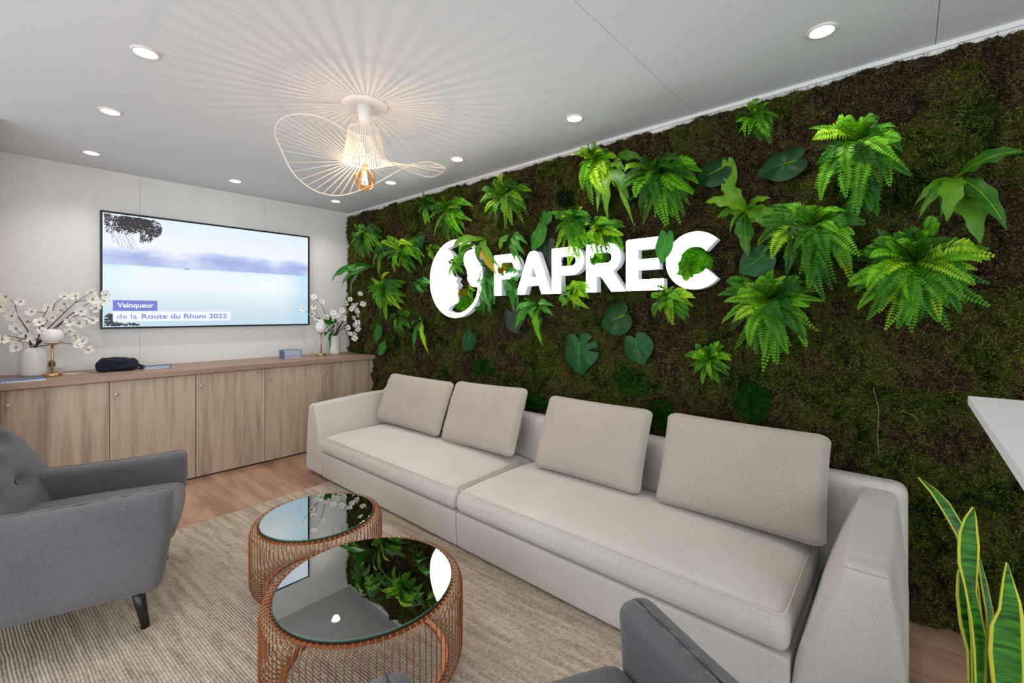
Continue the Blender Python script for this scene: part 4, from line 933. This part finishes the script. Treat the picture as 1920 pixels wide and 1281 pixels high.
# loose back cushions
def pillow(yc, w_, h_, lean, xb, zb, label, thick=.15, roll=0, sd=0):
    r_ = thing('sofa_cushion', label, 'cushion', (xb, yc, zb), group='loose beige back cushions on the sofa'); V, F = [], []; nx, nz_ = 30, 24
    def pt(a, b, s_):
        aa = max(-1, min(1, a)); bb = max(-1, min(1, b))
        ex = 1-.030*(1-abs(bb)**2)*0-.018*(1-bb*bb); ez = 1-.022*(1-aa*aa)
        th = thick/2*((1-abs(aa)**3.4)**.42)*((1-abs(bb)**3.4)**.42) if abs(aa) < 1 and abs(bb) < 1 else 0
        cr_ = 0.0
        yy = -aa*w_/2*ex; zz = bb*h_/2*ez; 
        k_ = max(0, (abs(aa)-.88)/.12)*max(0, (abs(bb)-.88)/.12); yy *= 1-.035*k_; zz *= 1-.05*k_
        wr = .004*mnoise.fractal(Vector((aa*2.2+sd, bb*2.2, s_*2)), 1, 2, 3)+.0035*math.sin(bb*26+aa*4+sd)*max(0, abs(aa)-.6)*1.6
        return Vector((-s_*(th+wr), yy, zz+h_/2))
    ca, sa = math.cos(lean), math.sin(lean); cr, sr = math.cos(roll), math.sin(roll)
    def place(p):
        y2, z2 = p.y*cr-p.z*sr, p.y*sr+p.z*cr; x2, z3 = p.x*ca+z2*sa, -p.x*sa+z2*ca
        return (xb+x2, yc+y2, zb+z3)
    ga = [math.sin(PI/2*(-1+2*i/nx))*.35+.65*(-1+2*i/nx) for i in range(nx+1)]; gb = [math.sin(PI/2*(-1+2*i/nz_))*.35+.65*(-1+2*i/nz_) for i in range(nz_+1)]
    for s_ in (1, -1):
        for a in ga:
            for b in gb: V.append(place(pt(a, b, s_)))
    n1 = (nx+1)*(nz_+1)
    for s_i in (0, 1):
        for i in range(nx):
            for j in range(nz_):
                k0 = s_i*n1+i*(nz_+1)+j; q = (k0, k0+1, k0+nz_+2, k0+nz_+1); F.append(q[::-1] if s_i == 0 else q)
    mk('cushion_cover', V, F, 'cushion_fabric', r_, True)
    seam = [place(Vector((0, *(pt(a, b, 0).yz)))) for a, b in [(g_, -1) for g_ in ga]+[(1, g_) for g_ in gb[1:]]+[(-g_, 1) for g_ in ga[1:]]+[(-1, -g_) for g_ in gb[1:-1]]]
    mk('seam', *tube(seam, .0022, 5, closed=True), 'cushion_fabric', r_, True)
PX = 2.19
pillow(3.115, .86, .43, math.radians(22), PX, .392, 'leftmost beige back cushion, against the left sofa arm', sd=1)
pillow(2.29, .72, .46, math.radians(22), PX, .388, 'second beige back cushion from the left, with its right corner raised', sd=3, roll=math.radians(-1.5))
pillow(1.40, .70, .45, math.radians(22), PX, .388, 'third beige back cushion, alone in the middle of the right seat', sd=5)
pillow(.607, .715, .455, math.radians(22), PX, .388, 'rightmost and largest-looking beige back cushion', sd=8)

# ------------------------------------------------------------------ coffee tables
def coffee(cx, cy, rm, nw, label):
    r = thing('coffee_table', label, 'coffee table', (cx, cy, RZ), group='round copper wire coffee tables with mirror tops')
    H_ = .33; z0 = RZ
    mk('mirror_top', *lathe([(rm, H_-.006-z0+.0), (rm+.0006, H_-.0055-z0), (rm+.0006, H_-.0008-z0), (rm-.0012, H_-z0)], (cx, cy, z0), 96), 'mirror_glass', r)
    mk('glass_rim', *lathe([(rm+.0008, H_-.006-z0), (rm+.0022, H_-.0055-z0), (rm+.0022, H_-.0012-z0), (rm+.0004, H_-.0002-z0)], (cx, cy, z0), 96, False, False), 'glass_edge', r, True)
    mk('top_hoop', *[lathe([(rm+.010, H_-.020), (rm+.010, H_-.010), (rm-.014, H_-.010), (rm-.014, H_-.020), (rm+.010, H_-.020)], (cx, cy, 0), 72, False, False)][0], 'copper', r)
    rb = rm-.022
    mk('bottom_hoop', *lathe([(rb+.008, RZ+.0), (rb+.008, RZ+.008), (rb-.012, RZ+.008), (rb-.012, RZ), (rb+.008, RZ)], (cx, cy, 0), 72, False, False), 'copper', r)
    ro = rm+.042; pts = [(rm+.004, 0, H_-.009), (rm+.016, 0, H_-.0035), (rm+.028, 0, H_-.008), (rm+.037, 0, H_-.020), (ro, 0, H_-.040), (ro, 0, .09), (ro-.002, 0, .062), (ro-.012, 0, .038), (ro-.030, 0, .022), (rb+.006, 0, .014)]
    V, F = tube([(a, b, c-RZ) for a, b, c in pts], .0021, 5)
    me = bpy.data.meshes.new('wire'); me.from_pydata([tuple(v) for v in V], [], F); me.materials.append(M['copper']); me.polygons.foreach_set('use_smooth', [True]*len(me.polygons))
    for k in range(nw):
        o = link('wire', me, r); o.rotation_euler = (0, 0, 2*PI*k/nw)
coffee(1.044, 2.22, .261, 78, 'smaller rear coffee table reflecting the television and blossoms')
coffee(.909, 1.538, .317, 96, 'larger front coffee table reflecting the sign and ferns')

# ------------------------------------------------------------------ armchairs
def armchair(loc, rz, label):
    r = thing('armchair', label, 'armchair', loc, rz, 'grey fabric armchairs')
    def arm(sg):
        def f(x, y, z):
            # x forward, arm hugs y = sg*0.35
            t = (x+.42)/.78; zz = z
            if z > .30: zz = z-.018*math.sin(max(0, min(1, t))*PI*.9)*((z-.30)/.28)
            if z < .22: zz = z-.0
            bow = .012*math.sin(max(0, min(1, (z-.15)/.42))*PI)+.02*max(0, (.5-t))
            taper = .018*((z-.17)/.4)
            xx = x-.035*max(0, (.42-z)/.25)*max(0, (x+.1)/.47)
            return (xx, y+sg*bow-(taper*sg if sg*y > .33 else 0), zz)
        return f
    kw = dict(world=False)
    for sg in (-1, 1):
        ya, yb = sorted((sg*.262, sg*.392))
        mk('armrest', *softbox((-.42, .37, ya, yb, .175, .585), .042, 22, arm(sg)), 'armchair_fabric', r, True, **kw)
    mk('base', *softbox((-.40, .325, -.30, .30, .18, .33), .03, 12, lambda x, y, z: (x-.05*max(0, (.33-z)/.15)*max(0, x/.32), y, z)), 'armchair_fabric', r, True, **kw)
    mk('seat_cushion', *softbox((-.30, .365, -.277, .277, .315, .428), .045, 26, lambda x, y, z: (x+.012*math.cos(y*5) if x > .25 else x, y, z+(.03*(1-(y/.28)**2)*(1-((x-.03)/.36)**2) if z > .36 else 0))), 'armchair_fabric', r, True, **kw)
    btn = [(y_, z_) for z_, ys_ in ((.56, (-.2, 0, .2)), (.68, (-.1, .1)), (.78, (-.2, 0, .2))) for y_ in ys_]
    def bk(x, y, z):
        d = sum(math.exp(-(((y-b[0])**2+(z-b[1])**2)/.0016)) for b in btn)
        h = (z-.18)/.72; curve = .12*(y/.42)**2
        xx = x-.24*max(0, h-.18)+curve
        if x > -.26: xx -= .035*d
        zz = z-.27*abs(y/.42)**2.8*max(0, (z-.5)/.4)
        return (xx, y, zz)
    mk('backrest', *softbox((-.37, -.17, -.395, .395, .18, .90), .06, 40, bk), 'armchair_fabric', r, True, **kw)
    for b in btn:
        h = (b[1]-.18)/.72; xq = -.17-.24*max(0, h-.18)+.12*(b[0]/.42)**2-.032
        V, F = lathe([(.011, 0), (.012, .003), (.008, .007), (.001, .008)], (0, 0, 0), 12)
        mk('button', [(xq+v[2], b[0]+v[0], b[1]-.27*abs(b[0]/.42)**2.8*max(0, (b[1]-.5)/.4)+v[1]) for v in V], [tuple(q[::-1]) for q in F], 'armchair_fabric', r, True, **kw)
    for lx, ly, ox, oy in ((.24, -.28, .035, -.025), (.24, .28, .035, .025), (-.33, -.28, -.06, -.02), (-.33, .28, -.06, .02)):
        mk('leg', *tube([(lx, ly, .185), (lx+ox, ly+oy, 0.0)], [.026, .015], 14), 'black_wood', r, True, **kw)
    return r
f1 = math.radians(-17)
c1, s1 = math.cos(f1), math.sin(f1)
# middle of the two arm fronts, pushed back half the depth
m1 = Vector((.565, 2.685)); armchair((m1.x-.36*c1, m1.y-.36*s1, RZ), f1, 'grey fabric armchair at the left with a buttoned back and black legs')
f2 = math.radians(64.5); c2_, s2 = math.cos(f2), math.sin(f2)
m2 = Vector((.82, .69)); armchair((m2.x-.36*c2_, m2.y-.36*s2, RZ), f2, 'grey fabric armchair at the bottom edge, only its arms and seat front in view')

# ------------------------------------------------------------------ white high table, right edge
r = thing('high_table', 'white high table corner at the right edge of the picture', 'table', (1.35, -.45, 0))
box('tabletop', (.85, 1.85, -.78, -.128, 1.074, 1.10), 'white_plastic', r, .002)
mk('column', *tube([(1.35, -.50, .02), (1.35, -.50, 1.074)], .03, 20), 'white_plastic', r, True)
mk('foot_plate', *lathe([(.22, 0), (.22, .012), (.03, .02)], (1.35, -.50, 0), 40), 'white_plastic', r, True)

# ------------------------------------------------------------------ snake plant
SX = 1.60; pb = Vector((SX, -.165, 0))
sn_ = thing('snake_plant', 'snake plant with yellow-edged upright leaves in the lower right corner', 'plant', pb)
mk('pot', *lathe([(.075, 0), (.085, .01), (.105, .29), (.108, .30), (.100, .30), (.096, .27)], pb, 40, True, False), 'pot_grey', sn_, True)
mk('soil', *lathe([(.098, .268), (.002, .272)], pb, 32, False, True), 'soil', sn_)
def snake(rows, label=None, depth=0.0):
    """rows: (u_left, v_left, u_right, v_right) up the leaf from the soil to its tip"""
    V, F, UVs = [], [], []; m = 6
    for i, (a, b, c_, d_) in enumerate(rows):
        xo = SX+depth*(i/len(rows)); p, q = atX(a, b, xo), atX(c_, d_, xo+.012)
        for j in range(m+1):
            t = j/m; w_ = p.lerp(q, t); w_.x += .35*(p-q).length*t*(1-t)*1.2; V.append(w_); UVs.append((t, i/len(rows)))
    for i in range(len(rows)-1):
        for j in range(m): k0 = i*(m+1)+j; F.append((k0, k0+1, k0+m+2, k0+m+1))
    o = mk('leaf', V, F, 'snake_leaf', sn_, True, uv=UVs)
    sm = o.modifiers.new('thick', 'SOLIDIFY'); sm.thickness = .003
def P3(x, y):
    y = y if y < 1300 else 1300+(y-1300)*240/850
    return 1580+x/3.194, 880+y/3.194
def rows(lst):
    out = []
    for (a, b, c_, d_) in lst: out.append((*P3(a, b), *P3(c_, d_)))
    # densify
    res = []
    for k in range(len(out)-1):
        for t in (0, .25, .5, .75): res.append(tuple(out[k][i]*(1-t)+out[k+1][i]*t for i in range(4)))
    res.append(out[-1]); return res
bz_ = atX(1850, 1281, SX)
vb = 1281+240
snake(rows([(800, 2150, 850, 2150), (780, 1500, 850, 1500), (770, 1000, 850, 980), (740, 700, 810, 650), (690, 410, 715, 325), (600, 250, 640, 200), (530, 140, 560, 118), (455, 48, 457, 47)]), depth=.05)
snake(rows([(770, 2150, 850, 2150), (760, 1600, 830, 1500), (755, 1280, 830, 1281), (745, 1090, 868, 1100), (700, 930, 862, 960), (682, 750, 826, 850), (690, 640, 790, 770), (699, 600, 730, 700)]), depth=.05)
snake(rows([(820, 2150, 880, 2150), (800, 1500, 850, 1500), (790, 1100, 862, 1000), (770, 900, 830, 860), (730, 690, 804, 740), (694, 570, 818, 560), (691, 480, 823, 470), (700, 380, 812, 370), (730, 300, 803, 290), (784, 229, 788, 228)]), depth=-.02)
snake(rows([(850, 2150, 900, 2150), (850, 1500, 910, 1500), (870, 1050, 912, 1000), (862, 860, 905, 860), (835, 700, 870, 690), (815, 540, 820, 520)]), depth=.05)
snake(rows([(880, 2150, 980, 2150), (900, 1700, 1060, 1700), (915, 1400, 1090, 1400), (895, 1281, 1100, 1250), (875, 1100, 1095, 1050), (885, 940, 1088, 900), (935, 850, 1070, 800), (958, 690, 1032, 690), (972, 620, 1008, 615), (987, 562, 991, 561)]), depth=-.04)
snake(rows([(830, 2150, 880, 2150), (815, 1500, 850, 1500), (810, 1000, 835, 1000), (805, 830, 830, 830), (806, 740, 812, 735)]), depth=.06)
